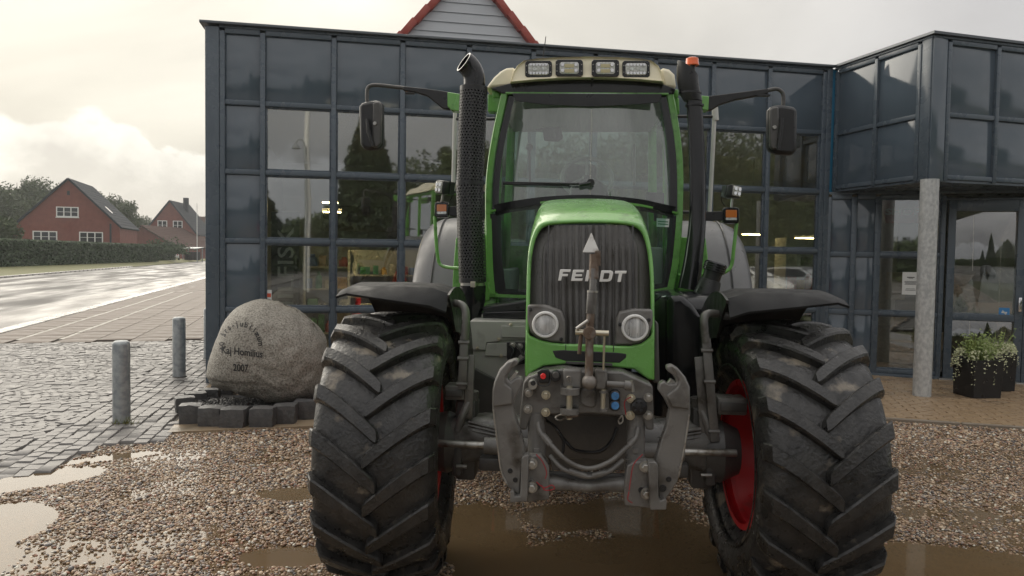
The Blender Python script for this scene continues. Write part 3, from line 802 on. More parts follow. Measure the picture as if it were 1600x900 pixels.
# red SHOP sign in the entrance window
qa = fe(1380, 312); qb = fe(1436, 352)
M_sred = mat('sign_red', (.28, .02, .03), .45)
mb = MB(); w2 = .62
mb.prism([(-w2/2, .19), (w2/2, .19), (w2/2-.02, -.17), (-w2/2+.10, -.17)], lambda a, b, d: Vector((a, d, b)), -.01, .01)
sg = mb.build('hanging_sign', M_sred, smooth=0); q1 = fe(1416, 331)
sg.matrix_world = EINV @ Matrix.Translation((q1[0]+.02, .55, q1[1]+.03)); tag(sg, 'dark red hanging sign with pale SHOP lettering inside the entrance window', 'sign')
letters_on(sg, 'SHOP', .13, Matrix.Translation((.02, -.014, -.04)) @ RX @ Matrix.Diagonal((1.5, 1, 1, 1)), M_bwhite, off=.004)
# poster board and pale sack low inside the entrance window
pst = MB().box((0, 0, 0), (.26, .02, .42)).build('poster_stand', mat('poster_tan', (.42, .30, .17), .6, c2=(.55, .45, .3), scale=12), smooth=0)
q1 = fe(1405, 448); pst.matrix_world = EINV @ Matrix.Translation((q1[0]+.02, .45, q1[1])); tag(pst, 'tan printed board behind the notice in the entrance window', 'poster')
sack = MB(); sack.loft([[Vector((math.cos(a)*r*1.2, math.sin(a)*r*.7, z)) for a in [k*math.pi/8 for k in range(16)]] for z, r in ((0, .2), (.05, .25), (.3, .27), (.5, .22), (.62, .12), (.66, .03))])
sk = sack.build('feed_sack', mat('sack_cloth', (.36, .33, .28), .8, c2=(.45, .41, .35), scale=5, bump=.3)); sk.matrix_world = EINV @ Matrix.Translation((ex(1402)+.05, .6, .02)); tag(sk, 'pale rounded feed sack on the floor inside the entrance window', 'sack')

# ================================================================== gabled roof behind the showroom
M_board = mat('weatherboard', (.50, .52, .54), .55, c2=(.56, .58, .60), scale=3, stretch=(.3, 1, 6))
M_tile = mat('red_tile', (.30, .045, .035), .4, c2=(.38, .075, .05), scale=5, rvar=.1)
Yg = 17.5
gl, gr = AY(628, 62, Yg), AY(836, 80, Yg); gc = (gl+gr)/2
apx = AY(733, -44, Yg)
hg = tag(empty('gabled_house', (gc.x, gc.y, 0), WANG), 'gable with pale weatherboards and red verge tiles rising behind the showroom roof', 'house')
hw0 = (gr-gl).length/2; zt = (gl.z+gr.z)/2; za = apx.z; slope = (za-zt)/hw0; zb = 3.4; hwb = (za-zb)/slope
MB().b2(-hwb, hwb, .06, 7, 0, zb).build('wall', M_board, hg, smooth=0)
mb = MB(); mb.prism([(-hwb, zb), (hwb, zb), (0, za)], lambda a, b, d: Vector((a, d, b)), .06, 7); mb.build('gable_core', M_board, hg, smooth=0)
z = zb
while z < za-.1:
    h_ = .225; w0 = (za-z)/slope; w1 = max(.02, (za-z-h_+.006)/slope)
    mb = MB(); y0, y1 = .02, .045
    mb.poly([(-w0, y0, z), (w0, y0, z), (w1, y1, z+h_-.006), (-w1, y1, z+h_-.006), (-w0, .06, z), (w0, .06, z), (w1, .06, z+h_-.006), (-w1, .06, z+h_-.006)],
            [(0, 1, 2, 3), (4, 7, 6, 5), (0, 4, 5, 1), (3, 2, 6, 7), (0, 3, 7, 4), (1, 5, 6, 2)])
    mb.build('weatherboard', M_board, hg, smooth=0); z += h_
sl = math.atan(slope)
for sgn in (-1, 1):
    L_ = math.hypot(hwb, za-zb)
    o = MB().box((0, 0, 0), (L_, 7.2, .06)).build('roof', M_tile, hg, smooth=0)
    o.location = (sgn*hwb/2+sgn*.03, 3.55, (za+zb)/2+.05); o.rotation_euler = (0, sgn*sl, 0)
    n = int(L_/.42)
    for k in range(n):
        t = (k+.5)/n
        o2 = MB().box((0, 0, 0), (.46, .20, .16), None, .02).build('verge_tile', M_tile, hg, smooth=30)
        o2.location = (sgn*(hwb*(1-t))+sgn*.05, -.03, zb+(za-zb)*t+.06); o2.rotation_euler = (0, sgn*sl+sgn*.06, 0)
# ================================================================== PAVING AT THE ENTRANCE AND ALONG THE WALL
M_paver = mat('clay_paver', (.30, .20, .115), .34, c2=(.40, .285, .17), scale=2.2, var=.4, rvar=.12, bump=.25, bscale=60, c3=(.20, .14, .085), c3scale=3, c3lo=.5, c3hi=.7)
pv = [G(1300, 648), G(1340, 649), G(1600, 666), G(2000, 690), G(2100, 560), G(1600, 585), G(1380, 585), G(1290, 590)]
pv = [Vector((2.6, 9.25, 0)), G(1340, 650), G(1600, 667), G(2100, 699), eB+exd*6, eA, cor+wt*(XE-.1)+wn*.05, cor+wt*6.5+wn*.05]
mb = MB(); mb.poly([(p.x, p.y, -.03) for p in pv], [tuple(range(len(pv)))])
pave = tag(mb.build('entrance_paving', M_sand, smooth=0), kind='structure')
# zig-zag interlocking pavers
pw, pl_ = .105, .205
def paver_mesh():
    q = [(-pl_/2, -pw/2), (-pl_/6, -pw/2-.012), (pl_/6, -pw/2+.012), (pl_/2, -pw/2), (pl_/2, pw/2), (pl_/6, pw/2+.012), (-pl_/6, pw/2-.012), (-pl_/2, pw/2)]
    mb = MB(); g_ = .965
    mb.loft([[Vector((x*g_, y*g_, -.04)) for x, y in q], [Vector((x*g_, y*g_, -.004)) for x, y in q], [Vector((x*g_*.96, y*g_*.94, 0)) for x, y in q]])
    return mb.build('paver', M_paver, link=False, smooth=20).data
PM = paver_mesh(); pvs = []
pdx = (G(1600, 667)-G(1340, 650)).normalized(); pdy = Vector((-pdx.y, pdx.x, 0)); po = G(1340, 650)
for j in range(0, 50):
    for i in range(-16, 40):
        p = po + pdx*(i*pl_+(j % 2)*pl_/2) + pdy*(j*pw+.06)
        if inside(p, pv): pvs.append(p)
pvs.sort(key=lambda p: (p-CAM).length + (0 if p.x > 3 else 50))
vv, ff = [], []; pr = random.Random(2)
for i, p in enumerate(pvs):
    z = pr.uniform(-.004, .003); a = math.atan2(pdx.y, pdx.x)+pr.uniform(-.02, .02)
    if i < 300:
        o = bpy.data.objects.new('paver', PM); col.objects.link(o); o.parent = pave; o.location = (p.x, p.y, z); o.rotation_euler = (pr.uniform(-.015, .015), pr.uniform(-.015, .015), a)
    else:
        M = Matrix.Translation((p.x, p.y, z)) @ Matrix.Rotation(a, 4, 'Z'); o_ = len(vv)
        vv.extend([M @ v.co for v in PM.vertices]); ff.extend([[o_+k for k in q.vertices] for q in PM.polygons])
o = mesh_obj('pavers_beyond', vv, ff, M_paver, pave, 20); o['kind'] = 'stuff'
# concrete edge stones between paving and gravel
M_edge = mat('edge_stone', (.20, .165, .125), .4, c2=(.26, .22, .17), scale=6, bump=.2)
L_ = (G(1600, 667)-po).length
for i in range(-1, 5):
    o = MB().box((0, 0, 0), (.985, .06, .12), None, .008).build('edge_stone', M_edge, pave, smooth=0)
    p = po+pdx*(.5+i*1.0)-pdy*.035; o.location = (p.x, p.y, -.05); o.rotation_euler = (0, 0, math.atan2(pdx.y, pdx.x))
# slab strip along the wall foot and round the boulder
strip_poly = [cor+Vector((.02, -.02, 0)), cor+wt*6.5+wn*.02, Vector((2.6, 9.25, 0)), Vector((-1.0, 8.95, 0)), G(500, 664), G(262, 674), G(296, 634)]
mb = MB(); mb.prism([(p.x, p.y) for p in strip_poly], lambda a, b, d: Vector((a, b, d)), -.1, -.006)
tag(mb.build('wall_foot_paving', mat('foot_slab', (.26, .19, .12), .4, c2=(.34, .26, .17), scale=3, rvar=.1, bump=.2, c3=(.15, .12, .08), c3scale=2), smooth=0), kind='structure')

# ================================================================== BOLLARDS
def bollard(px, py, h, r_, label):
    p = G(px, py); root = tag(empty('bollard', p), label, 'bollard', None)
    prof = [(-.06, .002), (-.06, r_), (h-.03, r_), (h-.008, r_*.93), (h+.006, r_*.7), (h+.012, .004)]
    MB().lathe(prof, Matrix.Rotation(R(-90), 4, 'Y'), 28).build('post', M_galv, root, smooth=40)
    MB().lathe([(-.03, r_-.002), (-.03, r_+.02), (.004, r_+.012), (.004, r_-.002)], Matrix.Rotation(R(-90), 4, 'Y'), 24, cap=False).build('footing', M_sand, root)
    return root
bollard(190, 659, .80, .081, 'galvanised steel bollard on the cobbles with weeds at its foot')
bollard(280, 588, .80, .083, 'galvanised steel bollard on the cobbles between the weedy bollard and the showroom corner')
bollard(327, 560, .80, .083, 'galvanised bollard half hidden behind the showroom corner post')
M_weed = mat('weed', (.10, .14, .03), .6, c2=(.2, .17, .05), scale=30)
mb = MB(); wr = random.Random(4); q = G(196, 662)
for i in range(46):
    a = wr.uniform(0, 6.28); r0 = wr.uniform(0, .1); b = q + Vector((math.cos(a)*r0*1.3, math.sin(a)*r0*.5-.02, 0)); h = wr.uniform(.03, .10)
    t = b + Vector((wr.uniform(-.05, .05), wr.uniform(-.05, .05), h)); s = Vector((math.cos(a), math.sin(a), 0))*.004
    mb.poly([b-s, b+s, t], [(0, 1, 2)])
tag(mb.build('weed_tuft', M_weed, smooth=0), 'small tuft of weeds at the foot of the bollard', 'weeds')

# ================================================================== MEMORIAL BOULDER
M_gran = mat('boulder_granite', (.235, .215, .178), .6, c2=(.37, .345, .295), scale=62, var=.22, bump=.9, bscale=80, c3=(.15, .13, .105), c3scale=48, c3lo=.53, c3hi=.62, detail=5)
YB = 8.35
outl = [(325, 592), (327, 572), (333, 552), (343, 522), (352, 500), (364, 484), (380, 474), (398, 470), (420, 471), (445, 478), (466, 489), (484, 503), (497, 522), (505, 548), (508, 575), (506, 600), (498, 616), (470, 624), (440, 624), (405, 618), (370, 611), (345, 606), (330, 600)]
OP = [AY(x, y, YB) for x, y in outl]; oc = AY(420, 556, YB)
pol = sorted([(math.atan2(p.z-oc.z, p.x-oc.x), math.hypot(p.x-oc.x, p.z-oc.z)) for p in OP])
def rho(a):
    a = (a+math.pi) % (2*math.pi)-math.pi
    for i in range(len(pol)):
        a0, r0 = pol[i]; a1, r1 = pol[(i+1) % len(pol)]
        if i == len(pol)-1: a1 += 2*math.pi
        aa = a if a >= a0 else a+2*math.pi
        if a0 <= aa <= a1: t = (aa-a0)/(a1-a0); return r0+(r1-r0)*t
    return pol[0][1]
na, nb = 132, 60; bv, bf = [], []
for j in range(nb+1):
    ps = -math.pi/2 + math.pi*j/nb
    cx = abs(math.cos(ps))**.62; sy = math.copysign(abs(math.sin(ps))**.85, math.sin(ps))
    for i in range(na):
        a = 2*math.pi*i/na; rr = sum(rho(a+d) for d in (-.06, 0, .06))/3
        x = oc.x+math.cos(a)*rr*cx; z = oc.z+math.sin(a)*rr*cx; y = YB+sy*.55
        # left front is a flatter face turned to the left
        if sy < 0: y += .22*max(0, (oc.x-.12-x))**1.0 + .16*max(0, z-oc.z)
        v = Vector((x, y, z)); n = noise.noise(v*2.0)*.03-(abs(noise.noise(v*4.5))-.18)*.03+noise.noise(v*9)*.014+noise.noise(v*22)*.007
        if sy < -.2 and x < oc.x and z > oc.z-.25: n *= .35
        if z < oc.z-.22 and x < oc.x+.05: n -= .02
        d = (v-Vector((oc.x, YB, oc.z))).normalized(); bv.append(v+d*n)
for j in range(nb):
    for i in range(na): bf.append((j*na+i, j*na+(i+1) % na, (j+1)*na+(i+1) % na, (j+1)*na+i))
root = tag(empty('memorial_boulder', (oc.x, YB, 0)), 'grey granite boulder with dark carved jubilee inscription beside the showroom corner', 'boulder')
bo = mesh_obj('stone', [v-Vector((oc.x, YB, 0)) for v in bv], bf, M_gran, root, 180)
from mathutils.bvhtree import BVHTree
bvh = BVHTree.FromPolygons([tuple(v) for v in bv], bf)
M_carve = mat('carved_dark', (.018, .016, .016), .6)
def carve(txt, fn, size, off=.004, name='inscription'):
    me = text_mesh(txt, size, .0, off); b = bmesh.new(); b.from_mesh(me); bmesh.ops.triangulate(b, faces=b.faces[:])
    bmesh.ops.subdivide_edges(b, edges=[e for e in b.edges if e.calc_length() > size*.25], cuts=1); bmesh.ops.triangulate(b, faces=b.faces[:])
    for v in b.verts:
        px, py = fn(v.co.x, v.co.y); d = ray(px, py).normalized(); h = bvh.ray_cast(CAM, d)
        v.co = (h[0]-d*.004 if h[0] else AY(px, py, YB-.5))-Vector((oc.x, YB, 0))
    b.to_mesh(me); b.free(); me.materials.append(M_carve)
    o = bpy.data.objects.new(name, me); col.objects.link(o); o.parent = root
W_ = 1.0
carve('Kaj Homilius', lambda x, y: (378+x*1.0, 555+x*.115-y*1.25), 12.6, .28)
carve('2007', lambda x, y: (376+x*.95, 580+x*.06-y*1.25), 12.5, .25)
# the words on the arch, letter by letter
arch = '40 års-jubilæum'; a0, a1 = R(197), R(8)
for i, ch in enumerate(arch):
    if ch == ' ': continue
    t = i/(len(arch)-1); a = a0+(a1-a0)*t
    cx_, cy_, rx_, ry_ = 377, 538, 27, 28
    px0 = cx_+rx_*math.cos(a); py0 = cy_-ry_*math.sin(a)+(px0-cx_)*.10; tn = a-math.pi/2
    ca, sa = math.cos(tn), math.sin(tn)
    carve(ch, lambda x, y, px0=px0, py0=py0, ca=ca, sa=sa: (px0+(x*ca-y*1.1*sa)*.95, py0-(x*sa+y*1.1*ca)), 11.5, .22)

# ring of rough stone blocks round a bed of dark chippings
M_block = mat('dark_block', (.05, .05, .052), .5, c2=(.10, .098, .095), scale=14, bump=.8, bscale=35, rvar=.1)
ring = tag(empty('stone_edging', (oc.x, YB-.45, 0)), 'low kerb of rough dark stone blocks in front of the inscribed boulder', 'edging')
def block(px, py, w, d, h, rz, tilt=0.0):
    b = bmesh.new(); bmesh.ops.create_cube(b, size=1); bmesh.ops.subdivide_edges(b, edges=b.edges[:], cuts=3, use_grid_fill=True)
    sd = random.random()*50
    for v in b.verts:
        q = v.co.copy(); m_ = max(abs(q.x), abs(q.y), abs(q.z)); q = q*(1-.10*(q.length-m_)/.37)
        n = Vector((noise.noise(q*3+Vector((sd, 0, 0))), noise.noise(q*3+Vector((0, sd, 0))), noise.noise(q*3+Vector((0, 0, sd)))))*.055
        v.co = Vector(((q.x+n.x)*w, (q.y+n.y)*d, (q.z+n.z)*h+h*.40))
    mm = MB(); mm.merge(b); o = mm.build('block', M_block, ring, smooth=40); g = G(px, py)
    o.location = Vector((g.x, g.y+d/2, 0))-ring.location; o.rotation_euler = (tilt, 0, rz)
for px, py, w, rz in ((292, 662, .22, .25), (325, 666, .235, .02), (361, 668, .25, -.02), (406, 667, .245, .03), (441, 662, .23, .10), (474, 655, .25, .12), (506, 648, .22, .12), (536, 642, .24, .1)):
    block(px, py, w, .2, .20, rz)
for px, py, w, rz in ((283, 644, .2, .5), (300, 636, .22, .6), (322, 630, .24, .2), (436, 636, .2, .0), (345, 622, .26, .1)): block(px, py, w, .18, .17, rz)
# chippings inside the ring
pts, sizes, tints = [], [], []
for i in range(5200):
    x = random.uniform(-4.0, -1.2); y = random.uniform(7.45, 8.5)
    if not inside((x, y), [G(290, 655), G(360, 662), G(500, 650), G(560, 640), Vector((-1.3, 8.5, 0)), Vector((-3.5, 8.6, 0)), G(290, 640)]): continue
    pts.append((x, y, .055+.03*noise.noise(Vector((x*3, y*3, 0)))+random.uniform(0, .012))); sizes.append(random.uniform(.015, .034)); tints.append(random.random())
pm = bpy.data.meshes.new('chippings'); pm.from_pydata(pts, [], [])
for nm, arr in (('sz', sizes), ('tint', tints), ('wet', [0.0]*len(sizes))): at = pm.attributes.new(nm, 'FLOAT', 'POINT'); at.data.foreach_set('value', np.array(arr, dtype=np.float32))
chip = bpy.data.objects.new('dark_chippings', pm); col.objects.link(chip); tag(chip, kind='stuff')
M_chip = mat('chipping', (.04, .04, .042), .35, c2=(.11, .105, .10), scale=1.5)
csrc = []
for me in pebs[:4]:
    m2 = me.copy(); m2.materials.clear(); m2.materials.append(M_chip); csrc.append(bpy.data.objects.new('chipping_shape', m2))
gn_scatter(chip, csrc)
mb = MB(); mb.poly([(p.x, p.y, .045) for p in (G(285, 652), G(360, 660), G(500, 648), G(560, 640), Vector((-1.3, 8.6, 0)), Vector((-3.5, 8.7, 0)), G(286, 636))], [tuple(range(7))])
tag(mb.build('chipping_bed', M_chip, smooth=0), kind='structure')

# ================================================================== PLANTERS
M_plbox = mat('planter_black', (.010, .010, .011), .35, c2=(.016, .016, .017), scale=6, rvar=.1)
M_soil = mat('soil', (.03, .022, .015), .9)
M_leafp = mat('pale_leaf', (.50, .53, .28), .5, c2=(.68, .68, .46), scale=25, var=.3)
M_leafg = mat('grass_leaf', (.17, .25, .055), .5, c2=(.28, .34, .11), scale=20)
def planter(px0, px1, pyb, w, h, label, grass, back=0.0):
    p = (G(px0, pyb)+G(px1, pyb))/2; root = tag(empty('planter', (p.x, p.y+w/2+back, 0), R(6)), label, 'planter')
    t = .025
    mb = MB(); q = lambda s, z, k=1: [Vector((x*s*k, y*s*k, z)) for x, y in ((-1, -1), (1, -1), (1, 1), (-1, 1))]
    mb.loft([q(w/2, .0, .93), q(w/2, h), q(w/2-t, h), q(w/2-t, h-.06)], True, False); mb.build('box', M_plbox, root, smooth=0, bevel=.004)
    MB().box((0, 0, h-.07), (w-2*t, w-2*t, .02)).build('soil', M_soil, root, smooth=0)
    rp = random.Random(int(px0)); mb = MB()
    for s_ in range(34):
        # trailing stems with small rounded leaves hanging over the rim
        a = rp.uniform(0, 6.28); r0 = w*.30; b = Vector((math.cos(a)*r0, math.sin(a)*r0, h-.05)); e = Vector((math.cos(a)*w*.66, math.sin(a)*w*.60, h+.03))
        dl = rp.uniform(.05, .34); tip = e + Vector((rp.uniform(-.05, .05), rp.uniform(-.05, .05), -dl))
        pts_ = curve_pts([b, (b+e)/2+Vector((0, 0, .12)), e, tip], 7)
        for k, pt in enumerate(pts_):
            for _ in range(2):
                u_ = Vector((rp.gauss(0, 1), rp.gauss(0, 1), rp.gauss(0, 1))).normalized(); v_ = u_.orthogonal().normalized(); s2 = rp.uniform(.010, .021)
                c = pt+u_*rp.uniform(0, .022)
                mb.poly([c, c+v_*s2*.6+u_*s2*.6, c+u_*s2*1.5, c-v_*s2*.6+u_*s2*.6], [(0, 1, 2, 3)])
    mb.build('trailing_leaves', M_leafp, root, smooth=0)
    mb = MB()
    for s_ in range(grass):
        a = rp.uniform(0, 6.28); r0 = rp.uniform(0, w*.35); b = Vector((math.cos(a)*r0, math.sin(a)*r0, h-.06)); ln = rp.uniform(.18, .42)
        o_ = Vector((math.cos(a), math.sin(a), 0))*rp.uniform(.02, .2); m_ = b+Vector((0, 0, ln*.6))+o_*.4; t_ = b+Vector((0, 0, ln))+o_
        s2 = Vector((-math.sin(a+.7), math.cos(a+.7), 0))*rp.uniform(.003, .007)
        mb.poly([b-s2, b+s2, m_+s2, m_-s2, t_], [(0, 1, 2, 3), (3, 2, 4)])
        for _ in range(5):
            u_ = Vector((rp.gauss(0, 1), rp.gauss(0, 1), rp.gauss(0, 1))).normalized()*.018; v_ = u_.orthogonal()*.5; c = b.lerp(t_, rp.uniform(.3, 1))
            mb.poly([c, c+u_+v_, c+u_*2, c+u_-v_], [(0, 1, 2, 3)])
    mb.build('upright_leaves', M_leafg, root, smooth=0)
planter(1518, 1564, 623, .40, .48, 'square black planter with grassy tuft and pale trailing plant by the entrance column', 150)
planter(1560, 1592, 614, .32, .50, 'small square black planter half hidden behind the grassy one by the entrance door', 25, .10)

# ================================================================== STREET ON THE LEFT
M_brick = mat('house_brick', (.19, .068, .055), .8, c2=(.25, .092, .072), scale=2.2, spec=.2, bump=.2, bscale=12)
M_slate = mat('dark_roof_tile', (.028, .035, .045), .85, spec=.15, c2=(.04, .047, .057), scale=.8, stretch=(1, 1, 5))
M_brown = mat('brown_roof_tile', (.085, .05, .042), .9, spec=.1, c2=(.115, .07, .058), scale=1)
M_whitew = mat('window_white', (.78, .78, .76), .4)
M_darkp = mat('dark_pane', (.02, .024, .028), .05)
def win(parent, x, z, w, h, lights, y=0.0):
    f = MB()
    fw_ = .10
    f.b2(x-w/2, x+w/2, y-.05, y+.02, z, z+fw_); f.b2(x-w/2, x+w/2, y-.05, y+.02, z+h-fw_, z+h)
    for k in range(lights+1):
        xx = x-w/2+k*(w-fw_)/lights; f.b2(xx, xx+fw_, y-.048, y+.018, z+fw_, z+h-fw_)
    wo = f.build('window', M_whitew, parent, smooth=0)
    for k in range(lights):
        a = x-w/2+fw_+k*(w-fw_)/lights; b = a+(w-fw_)/lights-fw_
        MB().b2(a, b, y-.02, y+.01, z+fw_, z+h-fw_).build('pane', M_darkp, wo, smooth=0)
        MB().b2(a, b, y-.032, y-.021, z+h*.5-.02, z+h*.5+.02).build('glazing_bar', M_whitew, wo, smooth=0)
    MB().b2(x-w/2-.05, x+w/2+.05, y-.09, y, z-.08, z-.005).build('sill', M_whitew, wo, smooth=0)
def house(name, label, base, rz, w, depth, eave, apex, wall, roof, over=.25, k_=1.3):
    base = Vector((base.x*k_, base.y*k_, EYE+(base.z-EYE)*k_)); root = tag(empty(name, base, rz), label, 'house'); root.scale = (k_, k_, k_)
    mb = MB(); mb.prism([(-w/2, 0), (w/2, 0), (w/2, eave), (0, apex), (-w/2, eave)], lambda a, b, d: Vector((a, d, b)), 0, depth); mb.build('wall', wall, root, smooth=0)
    sl_ = math.atan2(apex-eave, w/2); L_ = math.hypot(w/2, apex-eave)+over
    for s in (-1, 1):
        rf = MB().box((0, 0, 0), (L_, depth+.5, .16)).build('roof', roof, root, smooth=0)
        cx = s*(w/4+over/2*math.cos(sl_)); cz = (apex+eave)/2-over/2*math.sin(sl_)+.09
        rf.location = (cx, depth/2, cz); rf.rotation_euler = (0, s*sl_, 0)
        for k in range(int(L_/.45)):
            t = MB().box((0, 0, 0), (.05, depth+.52, .05)).build('tile_course', roof, rf, smooth=0); t.location = (-L_/2+.3+k*.45, 0, .085)
    return root
Yh = 74.0
def atp(px, py, Y): return AY(px, py, Y)
hb = atp(108, 405, Yh); hb.z = .6
h1 = house('brick_house', 'large red brick gabled house with dark roof behind the long hedge', hb, R(17), 9.0, 9.5, 3.4, 7.9, M_brick, M_slate)
win(h1, -.1, 4.25, 1.95, 1.0, 3); win(h1, -2.05, 1.75, 2.1, 1.1, 3); win(h1, 1.95, 1.75, 2.1, 1.1, 3)
MB().b2(3.6, 3.75, -.1, .0, 0, 3.7).build('downpipe', M_slate, h1, smooth=0)
MB().b2(-.12, .12, -.03, .02, 6.4, 6.8).build('vent', M_darkp, h1, smooth=0)
sk_ = MB().box((0, 0, 0), (.9, .55, .08)).build('skylight', M_whitew, h1, smooth=0); sk_.location = (2.9, 3.2, 3.4+(4.5-2.9)/4.5*4.5+.2); sk_.rotation_euler = (0, math.atan2(4.5, 4.5), 0)
hx = atp(38, 402, Yh+5); hx.z = .6
h4 = house('side_annex', 'low dark roofed annex left of the large red brick house', hx, R(17), 6, 6, 2.0, 3.7, M_brick, M_slate); win(h4, -.6, .9, 1.8, 1.1, 2)
hb2 = atp(266, 402, 104); hb2.z = .6
h2 = house('brick_house', 'smaller red brick gabled house with chimney further along the street', hb2, R(8), 7.0, 9, 3.4, 7.9, M_brick, M_slate, k_=1.5)
win(h2, -1.0, 4.0, 1.25, 1.25, 2); win(h2, 1.0, 4.0, 1.25, 1.25, 2)
MB().b2(.6, 1.2, 4, 4.7, 6.6, 8.7).build('chimney', M_slate, h2, smooth=0)
hg_ = atp(222, 402, 88); hg_.z = .6
h3 = house('garage', 'low brown roofed brick garage between the two red brick houses', hg_, R(-6), 8.4, 10, 1.5, 3.9, M_brick, M_brown, k_=1.62)
hh = atp(308, 402, 128); hh.z = .6
h5 = house('white_gabled_house', 'far house with brown roof and white gable boards by the flagpole', hh, R(-5), 8.5, 10, 2.0, 6.9, M_whitew, M_brown, k_=1.45)
# hedge: two clipped lengths with leafy surface
M_hedge = mat('hedge_leaf', (.030, .058, .020), .6, c2=(.06, .10, .035), scale=1.5, var=.4)
def hedge(a, b, h, dep, label):
    a = Vector(a); b = Vector(b); d = b-a; L_ = d.length; root = tag(empty('hedge', a, math.atan2(d.y, d.x)), label, 'hedge')
    MB().b2(.1, L_-.1, -dep/2+.12, dep/2-.12, 0, h-.14).build('inner_growth', M_hedge, root, smooth=0)
    vv_, ff_ = [], []; r_ = random.Random(9)
    for i in range(int(L_*420)):
        x = r_.uniform(0, L_); k = r_.random()
        if k < .62: c = Vector((x, -dep/2+r_.uniform(-.06, .12)+.06*noise.noise(Vector((x, 0, 0))), r_.uniform(0, h)))
        else: c = Vector((x, r_.uniform(-dep/2, dep/2), h-.1+r_.uniform(-.05, .10)+.05*noise.noise(Vector((x*.7, 0, 5)))))
        u_ = Vector((r_.gauss(0, 1), r_.gauss(0, 1), r_.gauss(0, 1))).normalized()*.13; v_ = u_.orthogonal().normalized()*.09
        o_ = len(vv_); vv_ += [c-u_, c+v_, c+u_, c-v_]; ff_.append((o_, o_+1, o_+2, o_+3))
    mesh_obj('foliage', vv_, ff_, M_hedge, root)
ha = atp(-30, 411, 57); ha.z = 0; hb_ = atp(240, 404, 101); hb_.z = 0
hedge((ha.x, ha.y, .0), (hb_.x, hb_.y, .0), 2.45, 1.2, 'long clipped dark green hedge in front of the large brick house')
hc0 = atp(241, 403, 112); hc1 = atp(268, 403, 118)
hedge((hc0.x, hc0.y, .0), (hc1.x, hc1.y, .0), 2.3, 1.2, 'short clipped hedge beside the parked white car')
hc0 = atp(272, 403, 150); hc1 = atp(330, 402, 156)
hedge((hc0.x, hc0.y, .0), (hc1.x, hc1.y, .0), 2.7, 1.2, 'far hedge behind the bin shelter')
# grass verge
M_verge = mat('verge_grass', (.11, .12, .03), .8, c2=(.17, .16, .05), scale=2)
def rab(p): q = Vector((p.x, p.y, 0))-Vector((RO.x, RO.y, 0)); return q.dot(rd), q.dot(rx)
(a_0, b_0), (a_1, b_1) = rab(ha), rab(hb_)
rows = [[], [], []]
for a in [6+k*6 for k in range(50)]:
    bh = b_0+(b_1-b_0)*min(1.15, (a-a_0)/(a_1-a_0)); bh = min(bh, -12.4)
    rows[0].append(RP(a, -11.47, -.03)); rows[1].append(RP(a, bh+.5, .26)); rows[2].append(RP(a, bh-150, .27))
mb = MB(); mb.loft([[rows[0][k], rows[1][k], rows[2][k]] for k in range(50)], False, False)
tag(mb.build('grass_verge', M_verge, smooth=40), kind='structure')
# trees
M_bark = mat('bark', (.055, .045, .035), .9, c2=(.09, .075, .06), scale=8, stretch=(1, 1, .2), bump=.6)
def leafmat(nm, c, c2): return mat(nm, c, .65, c2=c2, scale=.9, var=.35)
M_leaf1 = leafmat('tree_leaf', (.035, .055, .018), (.075, .105, .035)); M_leaf2 = leafmat('conifer_leaf', (.022, .04, .018), (.05, .075, .03))
def tree(base, h, cr, label, leaf, seed, trunk=.3, n=5200, conifer=False, ls=.28, name='broadleaf_tree'):
    root = tag(empty(name, base), label, 'tree'); r_ = random.Random(seed); mb = MB()
    mb.tube([(0, 0, -.2), (.1, 0, h*.3), (0, .1, h*.62), (0, 0, h*.94)], [trunk, trunk*.75, trunk*.4, trunk*.08], 8)
    centers = []
    if conifer:
        for k in range(int(n/26)):
            t = r_.random()**.8; z = h*(.12+.88*t); rr = cr*(1-t)**.85*r_.uniform(.55, 1.05); a = r_.uniform(0, 6.28)
            centers.append((Vector((math.cos(a)*rr, math.sin(a)*rr, z-rr*.18)), .22*cr*(1.15-t)))
    else:
        for k in range(46):
            v = Vector((r_.gauss(0, 1), r_.gauss(0, 1), r_.gauss(0, 1))).normalized()*r_.uniform(.35, .95)
            c = Vector((v.x*cr, v.y*cr, h*.62+v.z*h*.36)); centers.append((c, cr*r_.uniform(.20, .36)))
            if k < 14: mb.tube([(0, 0, h*r_.uniform(.3, .6)), c*.5+Vector((0, 0, h*.27)), c], [trunk*.35, trunk*.2, .03], 5)
    mb.build('trunk', M_bark, root, smooth=50)
    vv_, ff_ = [], []; per = max(1, n//len(centers))
    for c, s in centers:
        for i in range(per):
            d = Vector((r_.gauss(0, 1), r_.gauss(0, 1), r_.gauss(0, .75))); d = d.normalized()*s*r_.random()**.4; p = c+d
            u_ = Vector((r_.gauss(0, 1), r_.gauss(0, 1), r_.gauss(0, 1))).normalized()*ls*r_.uniform(.6, 1.2); v_ = u_.orthogonal().normalized()*ls*.6
            o_ = len(vv_); vv_ += [p-u_, p+v_, p+u_, p-v_]; ff_.append((o_, o_+1, o_+2, o_+3))
    mesh_obj('crown', vv_, ff_, leaf, root); return root
